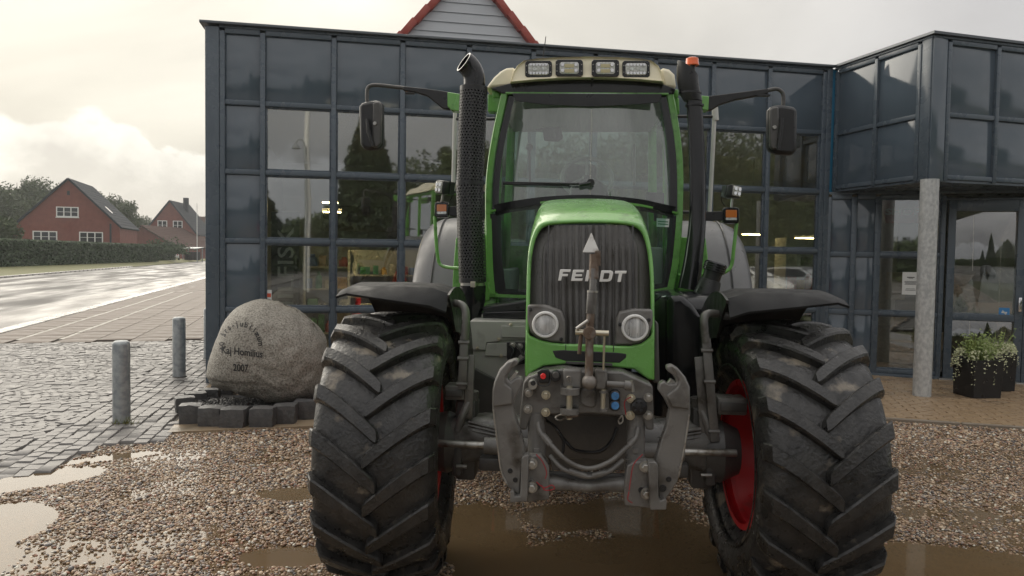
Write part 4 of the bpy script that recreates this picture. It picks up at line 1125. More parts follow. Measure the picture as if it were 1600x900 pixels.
for i, (px, py, Y, h, cr, lb) in enumerate((
        (-38, 404, 70, 5.4, 3.6, 'dense dark tree at the left end of the hedge'),
        (28, 404, 122, 13.0, 5.4, 'tall broadleaf tree left behind the large brick house'),
        (72, 404, 132, 14.0, 5.2, 'broadleaf tree rising over the left roof slope of the large brick house'),
        (-20, 404, 112, 11.5, 5.4, 'broad tree behind the annex at the far left'),
        (172, 404, 132, 12.4, 4.8, 'broadleaf tree showing behind the right roof slope of the large brick house'),
        (205, 404, 170, 10, 5.5, 'low distant tree above the garage roof'),
        (318, 403, 190, 11, 5, 'distant tree behind the white gabled house'))):
    b = AY(px, py, Y); b.z = .1; tree(b, h, cr, lb, M_leaf1, 20+i, n=15000 if Y < 140 else 6000, ls=.19)
sr = random.Random(6); vv_, ff_ = [], []
sb = AY(245, 398, 106); 
for i in range(2600):
    d = Vector((sr.gauss(0, 1), sr.gauss(0, .6), abs(sr.gauss(0, .55)))); p = d*.9; u_ = Vector((sr.gauss(0, 1), sr.gauss(0, 1), sr.gauss(0, 1))).normalized()*.14; v_ = u_.orthogonal().normalized()*.09
    o_ = len(vv_); vv_ += [p-u_, p+v_, p+u_, p-v_]; ff_.append((o_, o_+1, o_+2, o_+3))
shr = mesh_obj('shrub', vv_, ff_, M_hedge); shr.location = (sb.x, sb.y+3, 1.3); shr.scale = (1.3, 1.3, 1.4); tag(shr, 'loose rounded shrub behind the end of the long hedge', 'shrub')
# flagpole, bin shelter
fpz = AY(308, 400, 140); fl = tag(empty('flagpole', (fpz.x, fpz.y, .2)), 'thin white flagpole in front of the smaller brick house', 'flagpole')
MB().cyl((0, 0, -.3), (0, 0, 10.2), .08, .05, 10).build('pole', M_whitew, fl); MB().lathe([(0, .01), (.06, .09), (.12, .01)], Matrix.Translation((0, 0, 10.2)) @ Matrix.Rotation(R(-90), 4, 'Y'), 10).build('finial', M_whitew, fl)
bs = AY(297, 403, 124); bsr = tag(empty('bin_shelter', (bs.x, bs.y, .2), R(-16)), 'small grey roofed bin shelter with dark bins by the road', 'shelter'); bsr.scale = (1.45, 1.45, 1.3)
MB().box((0, .4, 1.55), (2.1, 1.3, .10), Matrix.Rotation(R(8), 3, 'X')).build('roof', M_galv, bsr, smooth=0)
for x in (-.95, .95):
    for y in (0, .85): MB().b2(x-.04, x+.04, y-.04, y+.04, -.4, 1.5).build('post', M_galv, bsr, smooth=0)
for k in range(3):
    MB().box((-.6+k*.6, .4, .55), (.52, .6, 1.05), None, .03, (1.0, 1.0)).build('waste_bin', M_black, bsr)

# ================================================================== CARS (one in the street, others parked behind the viewpoint, seen in the panes)
M_cargl = mat('car_glass', (.012, .014, .016), .04)
M_tail = mat('tail_lamp', (.5, .01, .012), .15)
M_tyre2 = mat('car_tyre', (.015, .015, .016), .7)
M_alloy = mat('alloy', (.45, .46, .47), .3, .8)
def car(base, rz, paint, label):
    root = tag(empty('parked_car', base, rz), label, 'car')
    # x forward, y left; profile stations: (x, half width, z low, z belt, z top, half width top)
    st = [(-2.05, .70, .42, .78, .80, .66), (-1.98, .80, .30, .88, 1.0, .70), (-1.75, .86, .24, .92, 1.30, .62), (-1.35, .88, .22, .93, 1.44, .60), (-.5, .89, .20, .92, 1.48, .60), (.2, .89, .20, .91, 1.45, .60),
          (.75, .89, .20, .90, 1.20, .64), (1.15, .88, .20, .90, .93, .72), (1.7, .84, .22, .78, .82, .66), (2.0, .74, .30, .62, .66, .55), (2.08, .60, .38, .55, .57, .45)]
    rings = []
    for x, w, zl, zb_, zt, wt_ in st:
        half = [(w*.85, zl), (w, zl+.14), (w, (zl+zb_)/2+.05), (w*.975, zb_), (wt_+(w-wt_)*.35, zb_+(zt-zb_)*.55), (wt_, zt-.03), (wt_*.6, zt)]
        rings.append([Vector((x, y, z)) for y, z in half]+[Vector((x, -y, z)) for y, z in reversed(half)])
    MB().loft(rings).build('body', paint, root, smooth=50)
    for s in (-1, 1):
        mb = MB(); q = [(-1.62, .96), (.98, .96), (.30, 1.36), (-.4, 1.40), (-1.3, 1.36)]
        mb.poly([(x, s*(.862-(z-.93)*.40+.02), z) for x, z in q], [(0, 1, 2, 3, 4)]); mb.build('side_window', M_cargl, root, smooth=0)
        MB().box((.85, s*.97, .98), (.14, .18, .12), None, .03).build('mirror', paint, root)
        MB().box((-1.97, s*.66, .80), (.14, .22, .20), None, .03).build('tail_light', M_tail, root)
        MB().box((1.93, s*.60, .62), (.16, .26, .13), None, .03).build('headlight', M_lens, root)
        for x in (-1.28, 1.28):
            w_ = MB().lathe([(-.1, .2), (-.1, .29), (-.07, .32), (.07, .32), (.1, .29), (.1, .2)], Matrix.Rotation(R(90), 4, 'Z'), 24).build('wheel', M_tyre2, root); w_.location = (x, s*.80, .31)
            r2 = MB().lathe([(-.095, .01), (-.095, .205), (.095, .205), (.095, .01)], Matrix.Rotation(R(90), 4, 'Z'), 18).build('rim', M_alloy, w_)
    mb = MB(); mb.poly([(-1.995, -.60, 1.02), (-1.995, .60, 1.02), (-1.79, .56, 1.29), (-1.79, -.56, 1.29)], [(0, 1, 2, 3)]); mb.build('rear_window', M_cargl, root, smooth=0)
    mb = MB(); mb.poly([(1.13, -.66, .955), (1.13, .66, .955), (.30, .56, 1.435), (.30, -.56, 1.435)], [(0, 1, 2, 3)]); mb.build('windscreen', M_cargl, root, smooth=0)
    MB().box((-2.06, 0, .62), (.03, .5, .11)).build('number_plate', M_white, root, smooth=0)
    return root
P_white = mat('car_white', (.7, .7, .69), .2, coat=.6); P_dark = mat('car_dark', (.02, .018, .02), .15, coat=.6); P_silver = mat('car_silver', (.4, .41, .42), .25, .5, coat=.5)
cw = AY(271, 403, 122); car((cw.x, cw.y, .25), R(112), P_white, 'white car with red tail light parked beside the short hedge')
car((24.2, -9.5, -.1), R(70), P_silver, 'silver car parked out in the yard, mirrored in the shop windows')
car((20.6, -9, -.1), R(75), P_white, 'white hatchback parked in the yard, mirrored in the window right of the cab')
car((6.2, -2.8, -.05), R(62), P_dark, 'dark car parked in the yard, mirrored in the entrance door glass')
# trees and a lamp across the yard, seen mirrored in the panes
wrs = np.random.RandomState(31); nW = 150000
wx = wrs.uniform(-95, 110, nW); wy = -52-wrs.rand(nW)*16; wtt = wrs.rand(nW)
gxs = np.linspace(-95, 110, 1400)
gh = np.array([(3.5 if x < 4 else (3.5+(x-4)*.62 if x < 16 else min(19, 10.9+(x-16)*.2)))+1.5*noise.noise(Vector((x*.05, 1, 0)))+2.4*noise.noise(Vector((x*.16, 4, 0)))+1.2*noise.noise(Vector((x*.6, 9, 0))) for x in gxs])
wz = np.maximum(.5, np.interp(wx, gxs, gh))*(1-wtt**1.6)*wrs.uniform(.75, 1.02, nW)
wc = np.stack([wx, wy, wz], 1); wu = wrs.normal(size=(nW, 3)); wu /= np.linalg.norm(wu, axis=1)[:, None]; wv = np.cross(wu, wrs.normal(size=(nW, 3))); wv /= np.linalg.norm(wv, axis=1)[:, None]
wV = np.stack([wc-wu*.24, wc+wv*.15, wc+wu*.24, wc-wv*.15], 1).reshape(-1, 3)
wm = bpy.data.meshes.new('wooded_slope'); wm.vertices.add(nW*4); wm.vertices.foreach_set('co', wV.astype(np.float32).ravel()); wm.loops.add(nW*4); wm.loops.foreach_set('vertex_index', np.arange(nW*4, dtype=np.int32))
wm.polygons.add(nW); wm.polygons.foreach_set('loop_start', np.arange(0, nW*4, 4, dtype=np.int32)); wm.update(calc_edges=True); wm.materials.append(M_leaf1)
wd = bpy.data.objects.new('wooded_slope', wm); col.objects.link(wd); tag(wd, kind='stuff')
mb = MB(); mb.loft([[Vector((x, -60, -.2)), Vector((x, -62, max(.5, float(np.interp(x, gxs, gh)))*.82)), Vector((x, -75, max(.5, float(np.interp(x, gxs, gh)))*.82)), Vector((x, -75, -.2))] for x in np.linspace(-95, 110, 120)]); tag(mb.build('wooded_bank', M_leaf1, smooth=0), kind='structure')
tree((6.4, -30, -.15), 12.0, 3.0, 'tall dark conifer across the yard, mirrored in the windows by the left mirror', M_leaf2, 61, n=22000, conifer=True, ls=.19, name='conifer')
tree((.4, -42, -.15), 7.5, 2.6, 'shorter dark conifer across the yard, mirrored beside the lamp', M_leaf2, 62, n=14000, conifer=True, ls=.19, name='conifer')
tree((17.5, -40, -.15), 12.5, 3.6, 'broadleaf tree across the yard, mirrored behind the exhaust', M_leaf1, 63, n=16000, ls=.17)
lp = tag(empty('street_lamp', (.1, -12, -.15)), 'grey street lamp with hanging head across the yard, mirrored in the first window', 'street lamp')
MB().cyl((0, 0, 0), (0, 0, 6.2), .08, .06, 14).build('pole', M_galv, lp)
MB().tube(curve_pts([(0, 0, 6.2), (-.05, 0, 6.4), (-.15, 0, 6.52), (-.32, 0, 6.5), (-.4, 0, 6.35)], 6), .035, 10).build('arm', M_galv, lp)
MB().lathe([(0, .04), (-.08, .07), (-.18, .18), (-.26, .20), (-.26, .02)], Matrix.Translation((-.4, 0, 6.35)) @ Matrix.Rotation(R(-90), 4, 'Y'), 20).build('lamp_head', M_galv, lp)
tfp = tag(empty('flag_mast', (.42, -14, -.15)), 'tall white mast across the yard, mirrored in the first window', 'mast')
MB().cyl((0, 0, 0), (0, 0, 13), .14, .09, 14).build('pole', M_whitew, tfp)
yb = MB(); yb.poly([(-60, -48, -.10), (60, -48, -.10), (60, 1.2, -.10), (-60, 1.2, -.10)], [(0, 1, 2, 3)]); tag(yb.build('parking_yard', M_asph, smooth=0), kind='structure')
# ================================================================== TRACTOR
# local frame: origin on the ground under the front axle, x to the viewer's right, y backwards, z up
AX0, AXM = .09, .0746
tyaw = -math.atan(AXM); TY = 4.0
TR = Vector((AX0+AXM*TY, TY, 0)); tdir = Vector((-math.sin(tyaw), math.cos(tyaw), 0))
TM = Matrix.Translation(TR) @ Matrix.Rotation(tyaw, 4, 'Z'); TINV = TM.inverted()
tr = tag(empty('tractor', TR, tyaw), 'green farm tractor with cream cab roof and front linkage parked facing out', 'tractor')
def T(px, py, ly): return TINV @ PL(px, py, TR+tdir*ly, tdir)
def Tz(px, py, ly): p = T(px, py, ly); return p.x, p.z
def plate(name, pts, ly, th, m, parent=None, bevel=.004, smooth=30):
    """a plate whose front outline is given, th metres thick backwards"""
    q = [Tz(x, y, ly) for x, y in pts]; mb = MB()
    mb.prism(q, lambda a, b, d: Vector((a, d, b)), ly, ly+th); return mb.build(name, m, parent or tr, smooth=smooth, bevel=bevel)
def rod(name, pts, r_, m, parent=None, seg=12, smooth_n=0, cap=True):
    """pts: (px, py, ly)"""
    q = [T(*p) for p in pts]
    if smooth_n: q = curve_pts(q, smooth_n)
    if isinstance(r_, (list, tuple)) and len(r_) != len(q):
        n = len(q); m_ = len(r_)-1; r_ = [r_[min(m_, int(i/(n-1)*m_))] + (r_[min(m_, int(i/(n-1)*m_)+1)]-r_[min(m_, int(i/(n-1)*m_))])*((i/(n-1)*m_) % 1) for i in range(n)]
    return MB().tube(q, r_, seg, cap).build(name, m, parent or tr, smooth=45)
def bolt(px, py, ly, r_=.012, m=None, parent=None, axis='y', h=.016):
    p = T(px, py, ly); mb = MB()
    rot = Matrix.Rotation(R(-90), 4, 'Z')
    M = Matrix.Translation(p) @ rot
    mb.lathe([(-.004, r_*1.5), (.005, r_*1.5), (.005, .002)], M, 16, cap=False)
    mb.lathe([(.004, r_), (h, r_), (h+.002, r_*.8), (h+.002, .001)], M, 6, cap=False)
    return mb.build('bolt', m or M_zinc, parent or tr, smooth=25)

# ------------------------------------------------------------------ wheels
def lug_mesh(Rb, W, lh, drop, wid, side):
    """one tread bar from the shoulder to the middle; y = -r cos f, z = -r sin f"""
    mb = MB(); rings = []; n = 14
    for k in range(n+1):
        t = (k/12 if k < 12 else (.965, .992, 1.0)[k-12]); x = side*(W*.5+.012 - (W*.5+.045)*t); f = drop*(t**1.2)
        half = wid*(.60-.06*t)/Rb*.5*1.7*(1 if k < 12 else (.93, .72, .40)[k-12])
        rb = Rb - .030*(abs(x)/(W/2))**2.4 - .012
        top = rb + lh + .012 - (.035 if k == 0 else 0)
        if k == 0: x -= side*.004
        if k == n: top -= .010
        prof = [(-half*1.12, rb-.02), (-half*1.03, top-.010), (-half*.80, top), (half*.80, top), (half*1.03, top-.010), (half*1.12, rb-.02)]
        rings.append([Vector((x, -r*math.cos(f+a), -r*math.sin(f+a))) for a, r in prof])
    mb.loft(rings); return mb.build('tread_lug', M_rubber, link=False, smooth=28).data
def wheel(name, x, ly, Rr, W, rim_r, steer, nl, front=True, lean=1):
    lh = .046 if front else .05; Rb = Rr-lh
    s_out = -1 if x < 0 else 1
    # rim: dished disc in red
    prof = [(-W*.40, rim_r-.03), (-W*.40, rim_r), (-W*.36, rim_r+.012), (-W*.33, rim_r-.035), (-W*.10, rim_r-.07), (W*.10, rim_r-.07), (W*.33, rim_r-.035), (W*.36, rim_r+.012), (W*.40, rim_r), (W*.40, rim_r-.03),
            (W*.30, rim_r-.06), (W*.10, rim_r-.09), (s_out*W*.0+.01, rim_r-.10), (.01+s_out*W*.12, rim_r*.45), (.01+s_out*W*.14, .10), (.01+s_out*W*.14, .004), (-.01+s_out*W*.14, .004), (-.01+s_out*W*.12, rim_r*.45), (-.02, rim_r-.105), (-W*.30, rim_r-.06)]
    wo = MB().lathe(prof, None, 48, cap=False).build(name, M_red, tr, smooth=30)
    wo.location = (x, ly, Rr-.022); wo.rotation_euler = (0, 0, steer)
    tp = [(-W*.38, rim_r-.005), (-W*.43, rim_r+.03), (-W*.50, rim_r+(Rb-rim_r)*.38), (-W*.525, rim_r+(Rb-rim_r)*.60), (-W*.515, Rb-.085), (-W*.485, Rb-.045), (-W*.42, Rb-.020), (-W*.25, Rb-.006), (0, Rb),
          (W*.25, Rb-.006), (W*.42, Rb-.020), (W*.485, Rb-.045), (W*.515, Rb-.085), (W*.525, rim_r+(Rb-rim_r)*.60), (W*.50, rim_r+(Rb-rim_r)*.38), (W*.43, rim_r+.03), (W*.38, rim_r-.005)]
    ty = MB().lathe(tp, None, 72, cap=False).build('tyre', M_rubber, wo, smooth=60)
    for side in (-1, 1):
        me = lug_mesh(Rb, W, lh, .34 if front else .30, .076 if front else .09, side)
        for k in range(nl):
            o = bpy.data.objects.new('tread_lug', me); col.objects.link(o); o.parent = wo
            o.rotation_euler = (2*math.pi*(k+(.5 if side > 0 else 0))/nl+.06, 0, 0)
    for k in range(8):
        a = k*math.pi/4; mb = MB().lathe([(s_out*W*.14-.03, .012), (s_out*W*.14+.035, .012), (s_out*W*.14+.035, .001)], Matrix.Translation((0, .14*math.cos(a), .14*math.sin(a))), 6)
        mb.build('wheel_nut', M_zinc, wo, smooth=25)
    # raised band on the side wall
    for s in (-1, 1):
        r1 = rim_r+(Rb-rim_r)*.25; MB().lathe([(s*W*.475, r1-.012), (s*(W*.487+.004), r1-.004), (s*(W*.495+.004), r1+.008), (s*W*.495, r1+.016)], None, 64, cap=False).build('sidewall_ring', M_rubber, wo)
    return wo
FW = .57; FR = .705
wl = wheel('front_wheel', -1.02, 0, FR, FW, .385, R(3.4), 19); wr = wheel('front_wheel', 1.045, 0, FR, FW, .385, R(3.4), 19)
wheel('rear_wheel', -1.02, 2.78, .95, .62, .50, 0, 20, False); wheel('rear_wheel', 1.02, 2.78, .95, .62, .50, 0, 20, False)

# ------------------------------------------------------------------ front axle
def ring(x, yc, zc, hy, hz, n=14, e=.6):
    out = []
    for k in range(n):
        a = 2*math.pi*k/n; c, s = math.cos(a), math.sin(a)
        out.append(Vector((x, yc+math.copysign(abs(c)**e, c)*hy, zc+math.copysign(abs(s)**e, s)*hz)))
    return out
mb = MB(); mb.loft([ring(x, 0, z, hy, hz) for x, z, hy, hz in ((-.74, .70, .11, .11), (-.64, .715, .14, .135), (-.50, .73, .13, .115), (-.32, .735, .14, .11), (-.12, .735, .18, .12), (.12, .735, .18, .12), (.32, .735, .14, .11), (.50, .73, .13, .115), (.64, .715, .14, .135), (.74, .70, .11, .11))])
axle = mb.build('front_axle', M_grey, tr, smooth=40)
for s in (-1, 1):
    # cast ribs that fan out to the hub, steering cylinder and rod
    for k, dz in enumerate((.085, .06, .03)):
        MB().tube([(s*.30, -.115, .735+dz*.3), (s*.42, -.125, .74+dz*.6), (s*.60, -.12, .765+dz*.75)], .010, 8).build('casting_rib', M_grey, axle)
    MB().cyl((s*.20, -.235, .735), (s*.50, -.235, .735), .044, seg=18).build('steering_cylinder', M_grey, axle)
    MB().cyl((s*.50, -.235, .735), (s*.76, -.215, .735), .019, seg=14).build('steering_rod', M_steel, axle)
    MB().box((s*.22, -.20, .705), (.10, .10, .14), None, .012).build('cylinder_bracket', M_grey, axle)
    MB().box((s*.47, -.15, .625), (.13, .09, .07), None, .014).build('stop_block', M_dgrey, axle)
    hub = MB().lathe([(-.09, .02), (-.09, .15), (.0, .165), (.09, .12), (.09, .02)], Matrix.Translation((s*.72, 0, .69)), 24).build('hub', M_dgrey, axle)
    kp = MB().b2(s*.62-.055, s*.62+.055, -.075, .09, .50, .93, .02).build('kingpin_housing', M_dgrey, axle)
    MB().cyl((s*.62, -.01, .92), (s*.62, -.01, .97), .06, seg=18).build('kingpin_cap', M_grey, axle)
    MB().tube(curve_pts([(s*.60, -.10, .93), (s*.63, -.12, .86), (s*.655, -.12, .78)], 5), .022, 10).build('steering_arm', M_grey, axle)
    MB().box((s*.655, -.11, .62), (.05, .06, .16), None, .012).build('tie_rod_end', M_dgrey, axle)
    for dz in (.60, .72): MB().cyl((s*.655, -.15, dz), (s*.60, -.155, dz), .010, seg=8).build('bolt', M_steel, axle)

# ------------------------------------------------------------------ front mudguards on their brackets
def mudguard(x0, x1, inner, steer, cxw, name='mudguard'):
    """x0 outer edge, x1 inner edge"""
    mb = MB(); n = 22; rings = []
    xs_ = [x0, x0+(x1-x0)*.10, x0+(x1-x0)*.5, x0+(x1-x0)*.85, x1]
    for k in range(n+1):
        f = R(-18+k*(92/n)); rr = .865+.01*math.sin(f*2)
        row = []
        for i, xx in enumerate(xs_):
            d = (-.028, -.004, .0, -.004, -.03)[i]
            zz = math.cos(f)*(rr+d) if f > 0 else (rr+d)*(1-.45*(1-math.cos(f)))
            if k == 0: zz -= (.016, .022, .055, .075, .08)[i]
            row.append(Vector((xx, math.sin(f)*(rr+d)-(.0 if k else .014), FR-.02+zz)))
        rings.append(row)
    rings2 = [[p-Vector((0, math.sin(R(-18+k*(92/n)))*.012, math.cos(R(-18+k*(92/n)))*.012)) for p in row] for k, row in enumerate(rings)]
    loopr = [rings[k]+rings2[k][::-1] for k in range(n+1)]
    mb.loft(loopr); g = mb.build(name, M_guard, tr, smooth=40)
    # inner side skirt
    mb = MB(); A = []; xx = x1
    for k in range(n+1):
        f = R(-16+k*(88/n)); r0 = .845; r1 = .60 if k > 3 else .845-(.245)*k/4-.02
        A.append((f, r0, r1))
    outer = [Vector((xx, math.sin(f)*r0, FR-.02+math.cos(f)*r0)) for f, r0, r1 in A]; innr = [Vector((xx, math.sin(f)*r1, FR-.02+math.cos(f)*r1)) for f, r0, r1 in A]
    rings = [[outer[k], innr[k], innr[k]+Vector((.012*(1 if x1 < 0 else -1), 0, 0)), outer[k]+Vector((.012*(1 if x1 < 0 else -1), 0, 0))] for k in range(n+1)]
    mb.loft(rings); mb.build('side_skirt', M_black, g, smooth=40)
    # tube bracket from the kingpin up to the guard
    s = -1 if x1 < 0 else 1
    return g
gL = mudguard(-1.265, -.70, -.6, 0, -1.0); gR = mudguard(1.265, .70, .6, 0, 1.0)
def bracket(pts, lower, blk, s):
    b = rod('mudguard_bracket', pts, .021, M_grey, smooth_n=7, seg=14)
    q = [T(*p) for p in lower]
    MB().bar(q[0], q[1], .045, .016, (0, 1, 0), .003).build('flat_bar', M_grey, b)
    MB().bar(q[0]+Vector((s*-.03, .02, -.10)), q[1]+Vector((s*-.03, .03, -.16)), .045, .016, (0, 1, 0), .003).build('flat_bar', M_grey, b)
    for t in (.12, .42, .9):
        p = q[0].lerp(q[1], t); MB().cyl(p+Vector((-.030, -.004, 0)), p+Vector((.027, -.004, 0)), .011, seg=8).build('bolt', M_grey, b)
    a, c = T(*blk[0]), T(*blk[1]); MB().b2(a.x, c.x, a.y, a.y+.14, c.z, a.z, .012).build('clamp_block', M_grey, b)
    MB().b2(a.x+.01, c.x-.01, a.y-.012, a.y, c.z+.02, a.z-.02, .004).build('clamp_plate', M_dgrey, b)
bracket([(690, 474, .02), (712, 474, -.08), (724, 479, -.12), (728, 495, -.14), (726, 530, -.14)], [(726, 525, -.14), (722, 608, -.14)], [(694, 603, -.12), (726, 626, -.12)], -1)
bracket([(1136, 494, .02), (1115, 490, -.08), (1103, 492, -.12), (1100, 505, -.14), (1103, 535, -.14)], [(1103, 528, -.14), (1117, 690, -.14)], [(1122, 622, -.12), (1168, 650, -.12)], 1)

# ------------------------------------------------------------------ chassis and side boxes
ch = MB().b2(-.20, .20, -.62, 2.6, .78, 1.16, .02).build('chassis', M_dgrey, tr)
MB().b2(-.27, .27, .55, 3.1, .42, 1.10, .04).build('gearbox', M_dgrey, ch); MB().b2(-.16, .16, .2, .7, .50, .85, .04).build('oil_sump', M_dgrey, ch)
MB().lathe([(-.8, .02), (-.8, .15), (-.3, .2), (.3, .2), (.8, .15), (.8, .02)], Matrix.Translation((0, 2.78, .93)), 20).build('rear_axle', M_dgrey, tr)
# dark plate seen between the lift cylinders, with its frame
pb_ = plate('radiator_guard', [(866, 656), (970, 656), (972, 697), (864, 697)], -.50, .05, M_dgrey); plate('guard_panel', [(876, 662), (915, 662), (915, 692), (880, 692)], -.512, .012, M_dgrey, pb_); plate('guard_panel', [(919, 662), (960, 662), (957, 692), (919, 692)], -.512, .012, M_dgrey, pb_)
for x_, y_ in ((870, 689), (966, 690), (872, 661), (964, 661)): bolt(x_, y_, -.512, .012, M_steel, pb_)
plate('cross_beam', [(860, 698), (976, 698), (976, 712), (860, 712)], -.60, .10, M_grey, pb_, .01)
rod('return_hose', [(870, 672, -.70), (884, 690, -.74), (900, 704, -.74), (935, 706, -.74), (955, 690, -.72), (964, 668, -.70)], .008, M_black, pb_, smooth_n=7, seg=8)
rod('return_hose', [(850, 655, -.78), (868, 668, -.80), (880, 690, -.80), (878, 715, -.80)], .007, M_black, pb_, smooth_n=7, seg=8)
plate('lower_guard', [(858, 697), (978, 697), (975, 735), (862, 735)], -.46, .06, M_dgrey)
# left: grey tank front with cover plates
tank = plate('side_tank', [(735, 500), (822, 503), (830, 660), (738, 655)], .80, .9, M_lgrey, bevel=.012)
plate('cover_plate', [(733, 502), (822, 503), (822, 531), (780, 531), (779, 534), (760, 535), (759, 547), (733, 546)], .788, .012, M_lgrey, tank, .003)
plate('cover_plate', [(783, 509), (822, 510), (822, 528), (783, 527)], .776, .012, M_lgrey, tank, .003)
plate('cover_plate', [(761, 536), (792, 536), (792, 557), (757, 556)], .788, .012, M_lgrey, tank, .003)
plate('shadow_plate', [(734, 572), (775, 594), (776, 655), (736, 655)], .75, .05, M_dgrey, tank, .006)  # dark plate stands in for the shadow on the lower tank front
hole = plate('hose_bay', [(792, 535), (823, 535), (823, 568), (798, 572), (792, 560)], .780, .02, M_black, tank, .003)
for x_, y_ in ((798, 507), (779, 530), (746, 544), (783, 556)): bolt(x_, y_, .786, .008, M_zinc, tank)
rod('hose', [(797, 540, .76), (803, 548, .75), (800, 560, .75), (810, 566, .75), (821, 560, .75)], .010, M_black, hole, smooth_n=6)
rod('hose', [(806, 538, .75), (812, 545, .74), (818, 555, .74), (822, 548, .75)], .008, M_dgrey, hole, smooth_n=6)
for x_, y_ in ((801, 539), (812, 541), (815, 559)): bolt(x_, y_, .775, .014, M_steel, hole)
# black ledge and cab foot above the tank
led = plate('bonnet_ledge', [(752, 480), (823, 470), (823, 486), (756, 490)], 1.0, .30, M_black, bevel=.01)
plate('ledge_face', [(753, 488), (823, 486), (823, 499), (755, 499)], .98, .3, M_gloss, led, .006)
MB().tube([T(738, 499, .97), T(823, 501, .97)], .007, 8).build('ledge_trim', M_black, led)
# right: shiny black tank with filler neck
def smooth_box(name, x0, x1, y0, y1, zf, zt, m, rnd=.09):
    """rounded body: front shoulder rounded, given by loft of cross sections along x"""
    mb = MB(); rings = []
    n = 10
    for i, (t, sh) in enumerate(((0, .06), (.08, .02), (.3, 0), (.7, 0), (.92, .015), (1, .05))):
        x = x0+(x1-x0)*t; yy0 = y0+sh*.8; z1 = zt-sh*.8; pr = [(y1, zf), (y1, z1)]
        for k in range(n+1):
            a = math.pi/2*k/n; pr.append((yy0+rnd*1.5-rnd*1.5*math.sin(a), z1-rnd+rnd*math.cos(a)))
        pr.append((yy0+.03, zf)); rings.append([Vector((x, y, z)) for y, z in pr])
    mb.loft(rings); return mb.build(name, m, tr, smooth=50)
pA_ = T(1026, 458, .70); pB_ = T(1136, 640, .70)
bt = smooth_box('black_side_tank', pA_.x, pB_.x+.02, .62, 1.5, pB_.z-.05, pA_.z, M_gloss, .10)
# saddle of the tank bulging forward
mb = MB(); q = [T(x_, y_, .62) for x_, y_ in ((1040, 462), (1062, 459), (1078, 474), (1090, 492), (1102, 500), (1110, 640), (1040, 640))]
mb.prism([(p.x, p.z) for p in q], lambda a, b, d: Vector((a, d, b)), .50, .75); mb.build('tank_bulge', M_gloss, bt, smooth=50, bevel=.035, segs=4)
f0 = T(1106, 452, 1.0); f1 = T(1119, 411, 1.0)
neck = MB().tube([f0-(f1-f0)*.3, f0.lerp(f1, .35), f0.lerp(f1, .36), f1], [.085, .068, .058, .062], 20).build('filler_neck', M_black, bt, smooth=40)
d_ = (f1-f0).normalized()
MB().tube([f1-d_*.06, f1-d_*.055, f1-d_*.005, f1+d_*.004], [.060, .072, .072, .064], 24).build('filler_cap', M_gloss, neck, smooth=40)
for k in range(3): MB().tube([f1-d_*(.018+.016*k), f1-d_*(.024+.016*k)], .0745, 24).build('cap_ring', M_black, neck)
sp_ = plate('bonnet_side_block', [(1023, 500), (1029, 505), (1031, 600), (1020, 598)], -.45, .5, M_dgrey, bevel=.01)

# ------------------------------------------------------------------ bonnet
def lyn(py): return -.80 + .20*max(0, min(1, (580-py)/232))**1.4
def NP(px, py, dy=0.0): l = lyn(py)+dy; p = T(px, py, l); return Vector((p.x, l, p.z))
outl = [(820, 591), (821, 540), (822, 480), (823, 440), (824, 408), (828, 378), (836, 357), (845, 348), (862, 345.5), (890, 344), (922, 343.5), (956, 344), (985, 346), (1001, 350), (1010, 360), (1017, 382), (1021, 412), (1022.5, 445), (1023, 485), (1023, 545), (1022, 595)]
r0 = [NP(x, y) for x, y in outl]; cxm = sum(p.x for p in r0)/len(r0)
def grow(ring_, sx, dz, dy, top=0.0):
    out = []
    for p in ring_:
        t = max(0, min(1, (p.z-1.2)/.62)); out.append(Vector((cxm+(p.x-cxm)*sx, p.y+dy, p.z+dz*t+top*max(0, (t-.8)/.2))))
    return out
rings = [grow(r0, .935, -.018, .014), grow(r0, .95, -.012, .0), r0, grow(r0, 1.012, .012, .03), grow(r0, 1.02, .045, .14, .01), grow(r0, 1.03, .09, .40, .02), grow(r0, 1.06, .15, 1.0, .02), grow(r0, 1.08, .20, 1.95, .02)]
for k in range(5, 8):
    for p in rings[k]: p.y = p.y if k < 6 else (-.72+(.40, 1.0, 1.95)[k-5] if True else p.y)
mb = MB(); mb.loft(rings, False, False); hood = mb.build('bonnet', M_green, tr, smooth=60)
sd_ = hood.modifiers.new('thick', 'SOLIDIFY'); sd_.thickness = .008; sd_.offset = -1
ss = hood.modifiers.new('soft', 'SUBSURF'); ss.levels = 1; ss.render_levels = 2
# ribbed grille
mb = MB(); nu, nv = 208, 26; rows = []
gx = lambda py: (826.5+max(0, (413-py))*.09+max(0, (385-py))*.55, 1019-max(0, (413-py))*.09-max(0, (385-py))*.5)
for j in range(nv+1):
    py = 352+(548-352)*j/nv; a, b = gx(py); row = []
    for i in range(nu+1):
        u_ = i/nu; px = a+(b-a)*u_; e = abs(2*u_-1)
        rib = .5+.5*math.cos(2*math.pi*(px-922)/10.4)
        amp = .011 if e < .78 else 0.0
        bulge = .05*(1-e*e) ; l = lyn(py)+.030-bulge*.5-amp*(rib**.6)+.02*max(0, (e-.78)/.22)
        p = T(px, py, l); row.append(p)
    rows.append(row)
mb.loft(rows, False, False)
M_grill = mat('grille_grey', (.045, .043, .04), .38, c2=(.082, .079, .073), scale=9, rvar=.14, bump=.25, bscale=110, c3=(.04, .036, .03), c3scale=7, c3lo=.5, c3hi=.72, stretch=(1, 1, .5))
gr_ = mb.build('grille', M_grill, tr, smooth=60)
